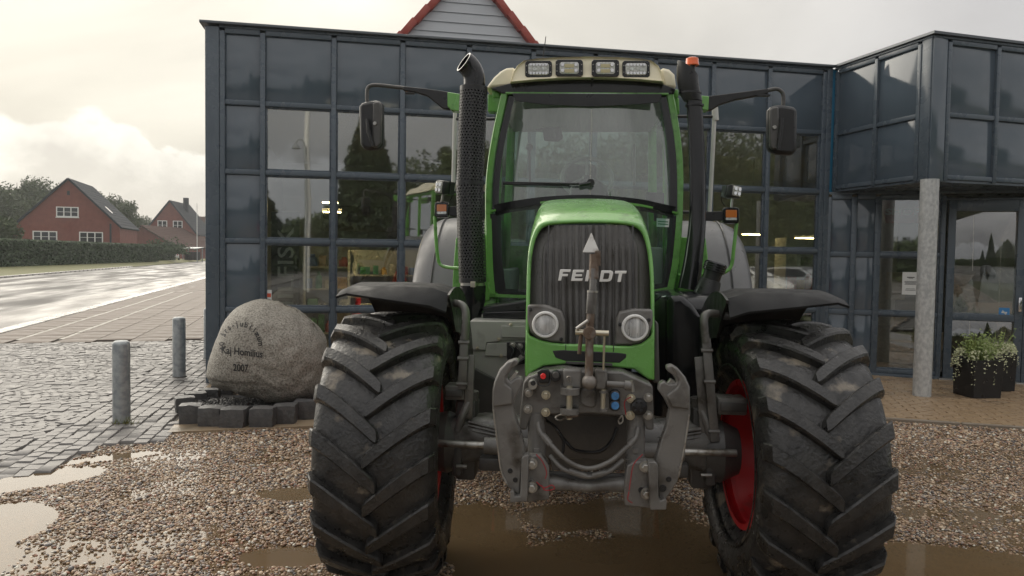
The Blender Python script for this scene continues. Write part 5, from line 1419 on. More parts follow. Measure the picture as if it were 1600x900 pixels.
for x_ in (855.5, 989): rod('grille_seam', [(x_-(0 if x_ > 900 else -2), 352, -.625), (x_, 420, -.72), (x_+(2 if x_ > 900 else -2), 480, -.765)], .003, M_black, gr_, seg=6)
# headlamp plates and lamps
def headlamp(pts, c, r_):
    pl2 = [Tz(x, y, -.815) for x, y in pts]; mb = MB(); mb.prism(pl2, lambda a, b, d: Vector((a, d, b)), -.812, -.74)
    hp = mb.build('headlamp_plate', M_grey, tr, smooth=30, bevel=.008)
    p = T(*c, -.82); M = Matrix.Translation(p) @ Matrix.Rotation(R(-90), 4, 'Z')
    MB().lathe([(-.03, .0565), (.012, .0565), (.020, .053), (.020, .047), (.010, .044), (.0, .044)], M, 40, cap=False).build('headlamp_ring', M_white, hp, smooth=40)
    MB().lathe([(-.03, .002), (-.024, .02), (-.012, .036), (.003, .044)], M, 40, cap=False).build('reflector', M_lens, hp, smooth=60)
    MB().lathe([(-.02, .001), (-.004, .012), (-.03, .012)], M, 16, cap=False).build('bulb', M_white, hp)
    mb = MB(); mb.lathe([(.018, .001), (.017, .02), (.012, .037), (.008, .0455)], M, 40, cap=False); mb.build('lens', M_hlens, hp, smooth=60)
    for k in range(-4, 5):
        h_ = math.sqrt(max(0, .039**2-(k*.0088)**2)); z0 = p.z-h_; z1 = p.z-.005 if abs(k) < 4 else p.z
        MB().b2(p.x+k*.0088-.0022, p.x+k*.0088+.0022, p.y-.016, p.y-.009, z0, z1).build('lens_rib', M_hrib, hp, smooth=0)
    for x_, y_ in ((pts[0][0]+5, pts[0][1]+7), (pts[4][0]-6, pts[4][1]-6)): bolt(x_, y_, -.815, .005, M_black, hp)
M_hlens = glass('headlamp_glass', (.95, .96, .95), 1.5, 1.2, .05, .10, streak=.9, sc=(.9, .91, .9))
M_hrib = mat('lens_rib', (.5, .51, .5), .1, .2, coat=.5)
headlamp([(824, 477), (853, 477), (878, 487), (883, 503), (883, 536), (860, 534), (842, 530), (829, 520), (824, 500)], (852, 507), 22)
headlamp([(964, 500), (968, 488), (992, 483), (1020, 484), (1020, 506), (1014, 526), (1000, 536), (985, 539), (961, 539)], (992, 512), 22)
# lower green nose with slot
nose = plate('nose_panel', [(822, 515), (828, 525), (842, 531), (862, 536), (884, 538), (920, 538.5), (960, 541), (985, 541), (1003, 537), (1016, 527), (1022, 515), (1023, 595), (1013, 593), (1003, 586), (990, 577), (958, 573.5), (920, 571), (884, 569), (849, 572), (833, 581), (822, 591)], -.822, .03, M_green, bevel=.008)
plate('air_slot', [(863, 548), (880, 547), (965, 551), (979, 553), (978, 559), (968, 567), (884, 564), (868, 559)], -.8245, .02, M_black, nose, .003)
plate('slot_lip', [(884, 564.5), (957, 567.5), (957, 572.5), (884, 568.5)], -.8245, .01, M_dgrey, nose, .002)
for x_ in (884, 958.5): rod('panel_seam', [(x_, 538.5, -.8215), (x_, 550, -.8215)], .002, M_black, nose, seg=6)
# side skirts of the nose back to the chassis
for s in (-1, 1):
    x = cxm+s*.262; MB().poly and None
    mb = MB(); mb.poly([(x, -.80, 1.19), (x+s*.01, -.55, 1.16), (x+s*.012, .3, 1.20), (x+s*.012, .3, 1.32), (x, -.80, 1.32)], [(0, 1, 2, 3, 4)]); o = mb.build('nose_side', M_green, hood, smooth=0)
    o.modifiers.new('t', 'SOLIDIFY').thickness = .01
# engine block inside so that nothing shows through
MB().b2(cxm-.20, cxm+.20, -.58, 1.2, 1.1, 1.74, .02).build('engine', M_black, hood)
# lettering
M_badge = mat('badge_white', (.82, .82, .79), .3)
def badge():
    root = None
    glyph = {'F': ([(0, 0), (.24, 0), (.30, .38), (.72, .38), (.77, .60), (.34, .60), (.37, .76), (.92, .76), (.97, 1), (.16, 1)], .90),
             'E': ([(0, 0), (.85, 0), (.90, .23), (.29, .23), (.32, .40), (.82, .40), (.86, .61), (.36, .61), (.39, .77), (.95, .77), (1.0, 1), (.16, 1)], .98),
             'N': ([(0, 0), (.24, 0), (.34, .58), (.58, 0), (.86, 0), (1.02, 1), (.79, 1), (.69, .42), (.46, 1), (.16, 1)], 1.02),
             'D': ([(0, 0), (.62, 0), (.82, .06), (.94, .20), (1.05, .80), (1.0, .94), (.86, 1), (.16, 1)], 1.03),
             'T': ([(.26, 0), (.51, 0), (.63, .76), (.93, .76), (.97, 1), (.10, 1), (.06, .76), (.38, .76)], .9)}
    x = 872; H_ = 17.5
    for i, c_ in enumerate('FENDT'):
        q, adv = glyph[c_]; k = 20.6
        y0 = 438.5+ i*.55
        pts_ = [(x+a*k, y0-b*H_) for a, b in q]
        o = plate('badge_letter', pts_, -.748, .012, M_badge, gr_, .0015)
        if c_ == 'D':
            plate('letter_counter', [(x+a*k, y0-b*H_) for a, b in ((.28, .24), (.62, .24), (.70, .32), (.77, .68), (.73, .77), (.37, .77))], -.7495, .006, M_grill, o, 0)
        x += adv*k+1.6
badge()

# ------------------------------------------------------------------ front linkage
hl = plate('linkage_block', [(813, 637), (818, 598), (826, 589), (850, 580), (881, 576), (905, 580), (935, 580), (972, 581), (992, 590), (1020, 603), (1022, 672), (1010, 672), (1006, 657), (992, 652), (920, 646), (842, 649), (828, 653), (823, 672), (811, 672)], -.93, .16, M_grey, bevel=.008)
plate('block_core', [(826, 590), (1015, 598), (1015, 652), (826, 650)], -.80, .3, M_dgrey, hl, .01)
for x_, y_, m_ in ((826, 613, M_steel), (853, 617, M_zinc), (825, 639, M_steel), (852.6, 644, M_zinc), (985.8, 622.5, M_zinc), (1012.8, 621, M_steel), (984.5, 649, M_zinc), (1012.8, 649, M_steel)): bolt(x_, y_, -.935, .0125, m_, hl, h=.02)
def disc(name, px, py, ly, r_, h, m, parent, r2=None, seg=24, r_in=.001):
    p = T(px, py, ly); M = Matrix.Translation(p) @ Matrix.Rotation(R(-90), 4, 'Z')
    return MB().lathe([(0, r_), (h, r2 or r_), (h+.002, (r2 or r_)*.9), (h+.002, r_in)], M, seg, cap=False).build(name, m, parent, smooth=35)
skt = disc('trailer_socket', 998, 635, -.935, .034, .03, M_black, hl, .031); 
for k in range(6): a = k*math.pi/3; p = T(998, 635, -.967); MB().box((p.x+math.cos(a)*.02, p.y, p.z+math.sin(a)*.02), (.010, .012, .010), None, .002).build('socket_pin', M_black, skt)
plate('coupling_plate', [(952, 612), (957, 608), (965, 608), (969, 612), (969, 638), (965, 642), (957, 642), (952, 638)], -.937, .012, M_black, hl, .002)
M_bluec = mat('blue_cap', (.04, .16, .42), .25, c2=(.1, .3, .6), scale=60)
for y_ in (618, 633): disc('blue_coupling', 960.8, y_, -.938, .0165, .014, M_bluec, hl); disc('coupling_rim', 960.8, y_, -.938, .0205, .008, M_dgrey, hl, r_in=.0165)
disc('steel_coupling', 833, 598.5, -.93, .019, .05, M_steel, hl); disc('coupling_bore', 833, 598.5, -.983, .011, .001, M_black, hl)
plate('coupling_box', [(839, 581), (846, 577), (856, 577), (859, 583), (859, 598), (843, 599)], -.955, .03, M_black, hl, .004)
M_redc = mat('red_cap', (.75, .03, .03), .3); disc('red_coupling', 848.7, 587.5, -.957, .0115, .012, M_redc, hl)
disc('black_coupling', 868.5, 586, -.94, .022, .03, M_black, hl); disc('coupling_face', 868.5, 586, -.973, .014, .004, M_dgrey, hl)
rod('coupling_strap', [(861, 592, -.96), (857, 601, -.97), (848, 603, -.97), (840, 600, -.96)], .0025, M_black, hl, seg=6, smooth_n=5)
# clevises and pins
for (a, b, c, d) in ((876, 605.5, 906, 616), (875, 637.5, 904, 646.5)):
    p = T((a+c)/2, (b+d)/2, -1.0); q = T(c, d, -1.0); w_ = (q.x-p.x)
    MB().lathe([(-(p.z-q.z), w_*.9), (-(p.z-q.z), w_), ((p.z-q.z), w_), ((p.z-q.z), w_*.9)], Matrix.Translation(p) @ Matrix.Rotation(R(-90), 4, 'Y'), 24).build('clevis', M_grey, hl); MB().b2(p.x-w_, p.x+w_, p.y, -.93, q.z, 2*p.z-q.z).build('clevis_arm', M_grey, hl)
rod('clevis_pin', [(890, 603, -1.0), (889.5, 655, -1.0)], .013, M_zinc, hl); rod('pin_ring', [(889, 596, -1.0), (886, 590, -1.0), (891, 589, -1.0), (892, 598, -1.0)], .003, M_steel, hl, seg=6, smooth_n=5)
rod('linch_pin', [(903, 649, -1.01), (885, 652, -1.01)], .006, M_rust, hl); rod('pin_ring', [(885, 650, -1.01), (876, 648, -1.02), (868, 653, -1.02), (875, 657, -1.02), (884, 653, -1.01)], .0035, M_steel, hl, seg=6, smooth_n=5)
for x0_, x1_ in ((880, 909), (930, 949)):
    plate('bracket_cheek', [(x0_, 577), (x1_, 578), (x1_, 604), (x1_-4, 610), (x0_, 608)], -.985, .07, M_grey, hl, .008)
plate('bracket_saddle', [(906, 608), (932, 608), (932, 634), (926, 638), (914, 636), (906, 630)], -.945, .03, M_grey, hl, .008)
rod('cross_pin', [(948, 600, -.985), (986, 602, -.985)], .013, M_grey, hl); rod('pin_collar', [(976, 602, -.985), (986, 602.5, -.985)], .02, M_grey, hl); rod('pin_clip', [(987, 594, -.99), (989, 612, -.99)], .008, M_steel, hl)
rod('latch_pin', [(943, 608, -.975), (942, 642, -.975)], .011, M_zinc, hl); 
for y_ in (610, 638): rod('latch_collar', [(943, y_, -.975), (943, y_+4, -.975)], .017, M_grey, hl)
rod('pin_ring', [(967, 655, -.97), (972, 650, -.97), (973, 658, -.97), (968, 662, -.97), (966, 656, -.97)], .0035, M_steel, hl, seg=6, smooth_n=5)
# hook arms
armL = plate('hook_arm', [(806, 561), (811, 564), (809, 570), (800, 576), (794, 584), (792, 592), (798, 597), (805, 591), (814, 589.5), (816, 594), (815, 603), (808, 617), (802, 630), (803, 646), (812, 672), (821, 706), (815, 738), (812, 774), (800, 768), (792, 760), (785, 745), (779, 720), (775, 682), (769, 640), (769, 612), (772, 597), (780, 578), (793, 565)], -1.02, .06, M_grey, bevel=.007)
armR = plate('hook_arm', [(1042, 573), (1050.5, 570.5), (1060, 576), (1071, 589), (1078, 605), (1079, 647), (1073, 690), (1067, 722), (1058, 754), (1041, 780), (1030, 784), (1024, 722), (1033, 690), (1041, 668), (1047, 641), (1038, 623), (1029, 611), (1031, 600), (1038, 596), (1046, 601), (1056, 600), (1058, 596), (1053, 587), (1043, 580)], -1.02, .06, M_grey, bevel=.007)
plate('arm_head', [(770, 612), (773, 597), (781, 579), (793, 566), (804, 563), (797, 576), (790, 588), (789, 600), (800, 608), (801, 632), (770, 636)], -1.034, .03, M_grey, armL, .006)
plate('arm_head', [(1050, 572), (1060, 577), (1070, 589), (1077, 605), (1077, 640), (1049, 636), (1042, 618), (1058, 606), (1063, 596), (1056, 584)], -1.034, .03, M_grey, armR, .006)
plate('hook_latch', [(794, 592), (805, 580), (810, 582), (806, 592), (798, 597)], -1.0, .03, M_steel, armL, .003); plate('hook_latch', [(1042, 600), (1048, 592), (1056, 596), (1054, 603)], -1.0, .03, M_steel, armR, .003)
for a, x_, y_, r_ in ((armL, 797, 736, .010), (armL, 805, 750, .010), (armR, 1045, 749, .011), (armR, 1036, 763, .014)): disc('pin_hole', x_, y_, -1.021, r_, .0012, M_black, a)
for a, pts_ in ((armL, [(771, 640, -1.022), (777, 690, -1.022), (783, 735, -1.022), (793, 758, -1.022)]), (armR, [(1077, 648, -1.022), (1070, 695, -1.022), (1060, 745, -1.022)])): rod('lit_edge', pts_, .004, M_steel, a, seg=6, smooth_n=5)  # pale strips put the lighter side face of the arms into the colour
# lift cylinders, collars, lower brackets, cross shaft
for x_, yt, yb_ in ((839, 645, 768), (993.5, 648, 770)):
    cy_ = rod('lift_cylinder', [(x_, yt, -.90), (x_-.5, yb_, -.93)], .0375, M_grey, seg=24)
    for k in range(4): rod('cylinder_collar', [(x_, 716+k*6.5, -.92), (x_, 719+k*6.5, -.92)], .044, M_grey, cy_, seg=24)
    plate('cylinder_lug', [(x_-5, 701), (x_+4, 701), (x_+4, 709), (x_-5, 709)], -.962, .01, M_grey, cy_, .002)
lbL = plate('lower_bracket', [(823, 712), (846, 711), (858, 730), (858, 781), (822, 785)], -1.0, .05, M_grey, bevel=.006)
plate('bracket_flange', [(815, 716), (819, 712), (826, 711), (824, 784), (797, 786), (797, 768), (803, 768), (804, 776), (812, 776), (813, 768)], -1.055, .06, M_grey, lbL, .004)
lbR = plate('lower_bracket', [(980, 728), (990, 722), (1014, 720), (1018, 795), (976, 790), (975, 760)], -1.0, .05, M_grey, bevel=.006)
plate('bracket_flange', [(1013, 722), (1024, 722), (1028, 726), (1029, 776), (1032, 783), (1038, 780), (1042, 782), (1041, 797), (1016, 797)], -1.055, .06, M_grey, lbR, .004)
for x_, y_, pr_ in ((831, 724, lbL), (831, 761, lbL), (1008, 729, lbR), (1010, 771, lbR)):
    plate('washer_plate', [(x_-6, y_-6), (x_, y_-11), (x_+6, y_-6), (x_+6, y_+6), (x_, y_+12), (x_-6, y_+6)], -1.01, .012, M_grey, pr_, .002); bolt(x_, y_, -1.012, .0155, M_steel, pr_, h=.024)
disc('pin_hole', 838, 760, -1.002, .016, .001, M_black, lbL); disc('pin_hole', 1002, 766, -1.002, .012, .001, M_black, lbR)
q = [T(857, 754, -.95), T(885, 757, -.96), T(920, 760, -.965), T(950, 758, -.96), T(980, 757, -.95)]
cs_ = MB().tube(curve_pts(q, 6), [.034-.012*math.sin(math.pi*i/24)for i in range(25)], 18).build('cross_shaft', M_grey, tr, smooth=50)
plate('shaft_web', [(857, 738), (980, 742), (978, 757), (857, 754)], -.93, .03, M_dgrey, cs_, .005)
for pts_ in ([(841, 660, -.95), (845, 676, -.97), (862, 696, -.99), (888, 721, -1.0), (920, 732, -1.0), (953, 721, -1.0), (979, 699, -.99), (993, 684, -.97), (997, 668, -.95)], [(859, 712, -.96), (881, 733, -.985), (920, 745, -.99), (950, 737, -.985), (974, 719, -.96)]):
    hs = rod('hydraulic_hose', pts_, .0098, M_grey, smooth_n=8, seg=10)
    for (a, b) in ((1, 2), (-3, -2)): 
        p0 = T(*pts_[a]); p1 = T(*pts_[b]); MB().tube([p0.lerp(p1, .2), p0.lerp(p1, .9)], .0135, 10).build('hose_ferrule', M_grey, hs)
M_redcord = mat('red_cord', (.30, .02, .025), .6)
for pts_ in ([(838, 710, -1.0), (848, 722, -1.02), (854, 738, -1.02), (852, 748, -1.02)], [(838, 753, -1.02), (850, 762, -1.03), (862, 758, -1.03), (866, 764, -1.03), (852, 766, -1.03), (846, 758, -1.03)],
             [(1004, 710, -1.0), (990, 726, -1.02), (985, 752, -1.02), (983, 766, -1.03)], [(983, 768, -1.03), (981, 780, -1.03), (988, 786, -1.02)], [(986, 620, -.96), (976, 628, -.96), (978, 648, -.96)]): rod('pin_cord', pts_, .0022, M_redcord, hl, seg=6, smooth_n=6)
# top link standing upright in front of the grille
tl = rod('top_link', [(920, 596, -1.0), (921.5, 510, -.975), (926, 458, -.96)], .0165, M_rust, seg=18)
rod('link_thread', [(926, 462, -.96), (927.5, 420, -.945)], .0145, M_grey, tl, seg=16); rod('link_fork', [(927.5, 436, -.945), (929, 398, -.93)], .0205, M_rust, tl, seg=10)
rod('link_sleeve', [(925.6, 456, -.96), (923, 490, -.968)], .0205, M_grey, tl, seg=18); rod('link_ring', [(926, 454, -.96), (925.8, 457, -.96)], .0225, M_steel, tl, seg=18)
p = T(920.5, 597, -1.0); b = bmesh.new(); bmesh.ops.create_uvsphere(b, u_segments=18, v_segments=12, radius=.030); mm = MB(); mm.merge(b, Matrix.Translation(p)); mm.build('link_ball', M_rust, tl, smooth=60)
# bright triangular catch at the top
mb = MB(); A_ = T(924, 361, -.90); B_ = T(909, 395, -.945); C_ = T(938, 395, -.945); D_ = T(924, 393, -.88)
mb.poly([A_, B_, C_, D_], [(0, 1, 2), (0, 3, 1), (0, 2, 3), (1, 3, 2)]); mb.build('link_catch', M_steel, tl, smooth=0, bevel=.004)
rod('catch_pin', [(934, 392, -.94), (934, 415, -.94)], .012, M_rust, tl)
rod('turning_handle', [(899, 519, -.99), (951, 521, -.99)], .012, M_zinc, tl); disc('handle_collar', 921, 520, -1.005, .026, .012, M_rust, tl)
rod('handle_stub', [(901, 514, -1.0), (919, 501, -1.0)], .008, M_steel, tl); rod('safety_rod', [(944.5, 521, -.985), (942, 606, -.975)], .005, M_zinc, tl, seg=8); rod('link_latch', [(908, 522, -.995), (905, 553, -.99)], .008, M_rust, tl, seg=8)
# ================================================================== CAB
CF = 1.32                                             # cab front plane
def cly(py): return CF + .06*max(0, min(1, (330-py)/190))
def swept(name, pts, w, d, m, parent=None, n=6, bev=.008, ly=None):
    """box-section post along px points"""
    q = curve_pts([T(x, y, (cly(y) if len(r_) == 0 else r_[0])) for x, y, *r_ in pts], n); rings = []
    for i, p in enumerate(q):
        t = (q[min(i+1, len(q)-1)]-q[max(i-1, 0)]).normalized(); y = Vector((0, 1, 0)); x = y.cross(t).normalized()
        c = .25; sec = [(-1, -1+c), (-1+c, -1), (1-c, -1), (1, -1+c), (1, 1-c), (1-c, 1), (-1+c, 1), (-1, 1-c)]
        rings.append([p+x*a*w/2+y*(b*d/2+d/2) for a, b in sec])
    return MB().loft(rings).build(name, m, parent or tr, smooth=40)
cab = swept('cab_pillar', [(789, 143), (783, 170), (774, 212), (767, 255), (763.5, 300), (764, 360), (766, 420), (770, 464)], .052, .07, M_green)
cabr = swept('cab_pillar', [(1046, 143), (1052, 175), (1058.5, 218), (1062, 262), (1062, 310), (1060, 360), (1055, 410), (1047, 452)], .052, .07, M_green)
swept('lower_frame', [(765, 461, CF), (800, 463, CF), (823, 463.5, CF)], .028, .06, M_green); swept('lower_frame', [(1022, 455, CF), (1050, 450, CF)], .028, .06, M_green)
swept('cowl_bar', [(766, 330, CF-.01), (800, 323, CF-.05), (850, 316, CF-.10), (922, 314, CF-.12), (995, 320, CF-.10), (1030, 327, CF-.05), (1060, 333, CF-.01)], .018, .05, M_green)
# rear frame of the cab
for s in (-1, 1):
    MB().bar((s*.66, 2.75, 1.35), (s*.62, 2.75, 2.85), .07, .07, (0, 1, 0), .01).build('rear_pillar', M_green, tr)
    MB().bar((s*.63, 1.42, 2.86), (s*.62, 2.75, 2.86), .06, .06, (0, 0, 1), .01).build('roof_rail', M_green, tr)
    MB().bar((s*.68, 1.40, 1.36), (s*.66, 2.75, 1.40), .06, .06, (0, 0, 1), .01).build('sill_rail', M_green, tr)
    # door middle post and side glass
    MB().bar((s*.675, 2.05, 1.40), (s*.64, 2.05, 2.84), .03, .05, (0, 1, 0), .006).build('door_post', M_green, tr)
MB().bar((-.62, 2.75, 2.84), (.62, 2.75, 2.84), .06, .06).build('rear_header', M_green, tr); MB().bar((-.66, 2.75, 1.75), (.66, 2.75, 1.75), .06, .08).build('rear_sill', M_green, tr)
MB().b2(-.66, .66, 2.72, 2.79, 1.15, 1.72, .01).build('rear_panel', M_green, tr); MB().b2(-.66, .66, 1.45, 2.72, 1.12, 1.17, .01).build('cab_floor', M_black, tr)
M_cabgl = glass('cab_glass', (.80, .94, .87), 1.5, 1.2, .0, .17, streak=.20)
M_cabgl2 = glass('cab_side_glass', (.68, .86, .78), 1.5, 1.0, .0, .03, streak=.10)
def glass_sheet(name, L_, R_, bow, m, rows=14, cols=18, parent=None, topdip=0.0):
    """between two pixel edge curves"""
    mb = MB(); rr = []
    for j in range(rows+1):
        t = j/rows
        def ev(c): k = t*(len(c)-1); i = min(int(k), len(c)-2); f = k-i; return tuple(c[i][n]+(c[i+1][n]-c[i][n])*f for n in range(3))
        a = T(*ev(L_)); b = T(*ev(R_)); rr.append([a.lerp(b, i/cols)+Vector((0, -bow*(1-(2*i/cols-1)**2), topdip*(1-(2*i/cols-1)**2)*t)) for i in range(cols+1)])
    mb.loft(rr, False, False); return mb.build(name, m, parent or tr, smooth=80)
wsL = [(796, 150, 1.385), (789, 180, 1.375), (781, 215, 1.36), (775, 250, 1.345), (771, 290, 1.33), (770, 327, 1.315)]
wsR = [(1040, 150, 1.385), (1046, 180, 1.375), (1052, 215, 1.36), (1056, 255, 1.345), (1057, 292, 1.33), (1057, 330, 1.315)]
ws = glass_sheet('windscreen', wsL, wsR, .10, M_cabgl, topdip=.05)
# black printed border on the glass
M_frit = mat('black_border', (.010, .011, .012), .25)
def border(pts, w, name='glass_border'):
    q = curve_pts([T(*p) for p in pts], 6); mb = MB(); rr = []
    for i, p in enumerate(q):
        t = (q[min(i+1, len(q)-1)]-q[max(i-1, 0)]).normalized(); x = Vector((0, 1, 0)).cross(t).normalized(); rr.append([p-x*w/2+Vector((0, .006, 0)), p+x*w/2+Vector((0, .006, 0)), p+x*w/2+Vector((0, .010, 0)), p-x*w/2+Vector((0, .010, 0))])
    mb.loft(rr); return mb.build(name, M_frit, ws, smooth=30)
border([(x+4, y, l-.02) for x, y, l in wsL], .045); border([(x-5, y, l-.02) for x, y, l in wsR], .055)
border([(770, 326, 1.30), (800, 320, 1.255), (850, 313, 1.215), (922, 310, 1.205), (995, 316, 1.22), (1030, 323, 1.26), (1057, 329, 1.30)], .05)
# wiper
wp = rod('wiper', [(786, 284.5, 1.25), (850, 286, 1.19), (908, 287.5, 1.17)], [.004, .006, .009], M_black, seg=8); disc('wiper_pivot', 923, 286, 1.19, .026, .03, M_black, wp); rod('wiper_arm', [(905, 289, 1.165), (923, 286, 1.165)], .014, M_black, wp, seg=8)
rod('wiper_blade', [(786, 287, 1.265), (850, 288.5, 1.205), (890, 289.5, 1.185)], .007, M_black, wp, seg=6)
# lower side panes of the front
for L_, R_ in (([(770, 331, CF+.01), (772, 395, CF+.01), (777, 457, CF+.01)], [(846, 317, CF-.06), (846, 395, CF-.02), (846, 457, CF)]), ([(1000, 322, CF-.06), (1000, 395, CF-.02), (1000, 452, CF)], [(1056, 334, CF+.01), (1054, 395, CF+.01), (1046, 447, CF+.01)])):
    g_ = glass_sheet('lower_pane', L_, R_, .01, M_cabgl2, 4, 4)
for pts_, w_ in (([(774, 334, CF-.004), (776, 395, CF-.004), (782, 455, CF-.004)], .075), ([(1052, 337, CF-.004), (1050, 395, CF-.004), (1042, 446, CF-.004)], .075), ([(774, 334, CF-.01), (800, 328, CF-.03), (846, 322, CF-.05)], .03), ([(1000, 326, CF-.05), (1030, 331, CF-.03), (1052, 337, CF-.01)], .03), ([(778, 455, CF-.004), (823, 457, CF-.004)], .04), ([(1020, 449, CF-.004), (1043, 446, CF-.004)], .04)):
    border(pts_, w_, 'pane_border')
# little permit sticker low on the right pane
st_ = plate('permit_sticker', [(1026, 341), (1046, 342), (1045, 355), (1026, 354)], CF-.015, .003, M_paper, tr, 0); 
for k in range(2): plate('print_line', [(1028, 345+k*4), (1044, 346+k*4), (1044, 347.6+k*4), (1028, 346.6+k*4)], CF-.0165, .001, mat('print_green%d' % k, (.03, .2, .08), .6), st_, 0)
# other panes
for s in (-1, 1):
    mb = MB(); mb.poly([(s*.68, 1.45, 1.40), (s*.66, 2.72, 1.40), (s*.62, 2.72, 2.83), (s*.635, 1.45, 2.83)], [(0, 1, 2, 3)]); mb.build('side_pane', M_cabgl2, tr, smooth=0)
mb = MB(); mb.poly([(-.62, 2.74, 1.79), (.62, 2.74, 1.79), (.59, 2.74, 2.81), (-.59, 2.74, 2.81)], [(0, 1, 2, 3)]); mb.build('rear_pane', M_cabgl2, tr, smooth=0)
# inside: seat, steering wheel, console, mirror, monitor
M_seat = mat('seat_cloth', (.11, .11, .112), .9, c2=(.15, .15, .15), scale=40); M_trimg = mat('cab_trim', (.28, .28, .27), .7)
seat = MB().box((.0, 2.25, 1.62), (.50, .48, .14), None, .04).build('seat', M_seat, tr); MB().box((0, 2.47, 1.98), (.46, .12, .66), Matrix.Rotation(R(-8), 3, 'X'), .05).build('seat_back', M_seat, seat); MB().b2(-.15, .15, 2.1, 2.4, 1.17, 1.55, .02).build('seat_base', M_black, seat)
MB().box((0, 2.50, 2.40), (.28, .09, .18), None, .04).build('headrest', M_seat, seat)
for s in (-1, 1): MB().box((s*.31, 2.25, 1.82), (.09, .42, .07), None, .025).build('armrest', M_seat, seat)
dc = plate('dash_console', [(888, 315), (892, 290), (912, 280), (935, 280), (948, 292), (955, 316), (955, 340), (888, 340)], CF+.18, .22, M_black, tr, .02)
swc = T(917, 277, CF+.48); mb = MB(); rg = []
for k in range(33):
    a = 2*math.pi*k/32; rg.append(swc+Vector((math.cos(a)*.19, math.sin(a)*.10, math.sin(a)*.155)))
sw = MB().tube(rg, .016, 10).build('steering_wheel', M_trimg, tr)
for k in range(3): a = R(90+120*k); MB().tube([swc, swc+Vector((math.cos(a)*.19, math.sin(a)*.10, math.sin(a)*.155))], .012, 8).build('spoke', M_trimg, sw)
MB().tube([swc, swc+Vector((0, -.12, -.32))], .04, 10).build('steering_column', M_black, sw)
im = plate('inner_mirror', [(847, 199), (876, 198), (880, 216), (872, 221), (850, 220)], CF+.30, .03, M_black, tr, .01); rod('mirror_stem', [(852, 200, CF+.32), (838, 203, CF+.34)], .006, M_black, im, seg=6)
MB().box((.42, 1.95, 1.80), (.16, .5, .12), None, .03).build('side_console', M_trimg, tr); MB().b2(.50, .60, 1.6, 2.6, 1.17, 1.78, .02).build('side_trim', M_trimg, tr); MB().b2(-.60, -.52, 1.6, 2.6, 1.17, 1.6, .02).build('side_trim', M_trimg, tr)
mo = plate('monitor', [(1009, 300), (1038, 301), (1038, 322), (1009, 321)], CF+.16, .04, M_black, tr, .008); rod('monitor_stem', [(1024, 322, CF+.18), (1024, 345, CF+.2)], .012, M_black, mo, seg=8)
for pts_, r_ in (([(812, 205, CF+.25), (808, 250, CF+.25), (806, 285, CF+.25)], .010), ([(1036, 205, CF+.22), (1040, 250, CF+.22), (1042, 285, CF+.22)], .008), ([(991, 225, CF+.9), (991, 290, CF+.9)], .013)): rod('grab_handle', pts_, r_, M_trimg, seg=8)
lv = rod('gear_lever', [(827, 230, CF+.6), (828, 290, CF+.6)], .010, M_black, seg=8); b = bmesh.new(); bmesh.ops.create_uvsphere(b, u_segments=12, v_segments=8, radius=.03); mm = MB(); mm.merge(b, Matrix.Translation(T(827, 230, CF+.6))); mm.build('lever_knob', M_black, lv)
MB().b2(-.60, .60, 1.44, 2.72, 2.80, 2.85, .01).build('headliner', M_trimg, tr)

# ------------------------------------------------------------------ roof
RY = 1.28
def rp(px, py, ly): return T(px, py, ly)
prof_top = [(797, 127), (802, 112), (808, 102), (818, 94), (840, 90.5), (880, 88.6), (922, 88), (962, 88.6), (1000, 90.8), (1018, 94), (1029, 102), (1034, 112), (1038.5, 129)]
bot = [(797, 128.5), (840, 124.5), (922, 122), (1000, 125.5), (1038.5, 130.5)]
ft = [T(x, y, RY+.05*((y-88)/40*-1)+.04) for x, y in prof_top]
mb = MB()
def ringR(dy, sx, dz, drop):
    cx = (ft[0].x+ft[-1].x)/2; out = []
    for p in ft: out.append(Vector((cx+(p.x-cx)*sx, p.y+dy, p.z+dz-drop*(1 if p.z > ft[0].z+.02 else 0))))
    zb_ = ft[0].z
    for k in range(7): t = 1-k/6; out.append(Vector((cx+(-1+2*t)*(ft[-1].x-cx)*sx*.985, p.y+dy-.012*(1-(2*t-1)**2) if False else ft[0].y+dy, zb_+dz*.5+.028*(1-(2*t-1)**2))))
    return out
mb.loft([ringR(.02, .985, -.006, .0), ringR(0, .995, -.002, 0), ringR(.012, 1.0, .0, 0), ringR(.10, 1.01, .01, 0), ringR(.45, 1.12, .03, 0), ringR(1.1, 1.15, .03, 0), ringR(1.5, 1.12, .0, .02)])
rf = mb.build('roof', M_cream, tr, smooth=45)
for pts_ in ([(758.5, 139), (765, 129), (772, 120), (782, 111), (791, 106), (801, 105), (806, 107), (800, 134), (790, 134.5), (768, 136.5)], [(1031, 107), (1037, 105.5), (1046, 107.5), (1054.5, 115.5), (1057.5, 138), (1036, 137)]):
    plate('roof_wing', pts_, RY+.10, 1.3, M_cream, rf, .025)
# dark underside and visor band
un = plate('roof_underside', [(767, 138), (797, 130), (840, 126), (922, 123.5), (1000, 127), (1038, 132), (1056, 139), (1053, 147), (785, 146)], RY+.09, 1.3, M_gloss, rf, .006)
plate('visor_rail', [(790, 143.5), (1045, 145), (1045, 148), (790, 146.5)], RY+.06, .03, M_green, rf, .003)
mb = MB(); q = [T(x, y, 1.26) for x, y in ((800, 146), (1034, 147), (1030, 160), (1000, 163), (922, 167), (850, 163.5), (806, 158))]
mb.prism([(p.x, p.z) for p in q], lambda a, b, d: Vector((a, d, b)), 1.255, 1.268); mb.build('sun_visor', M_black, rf, smooth=30, bevel=.002)
rod('roof_sensor', [(925.5, 123, RY+.01), (925.5, 127, RY+.01)], [.012, .004], M_black, rf, seg=8)
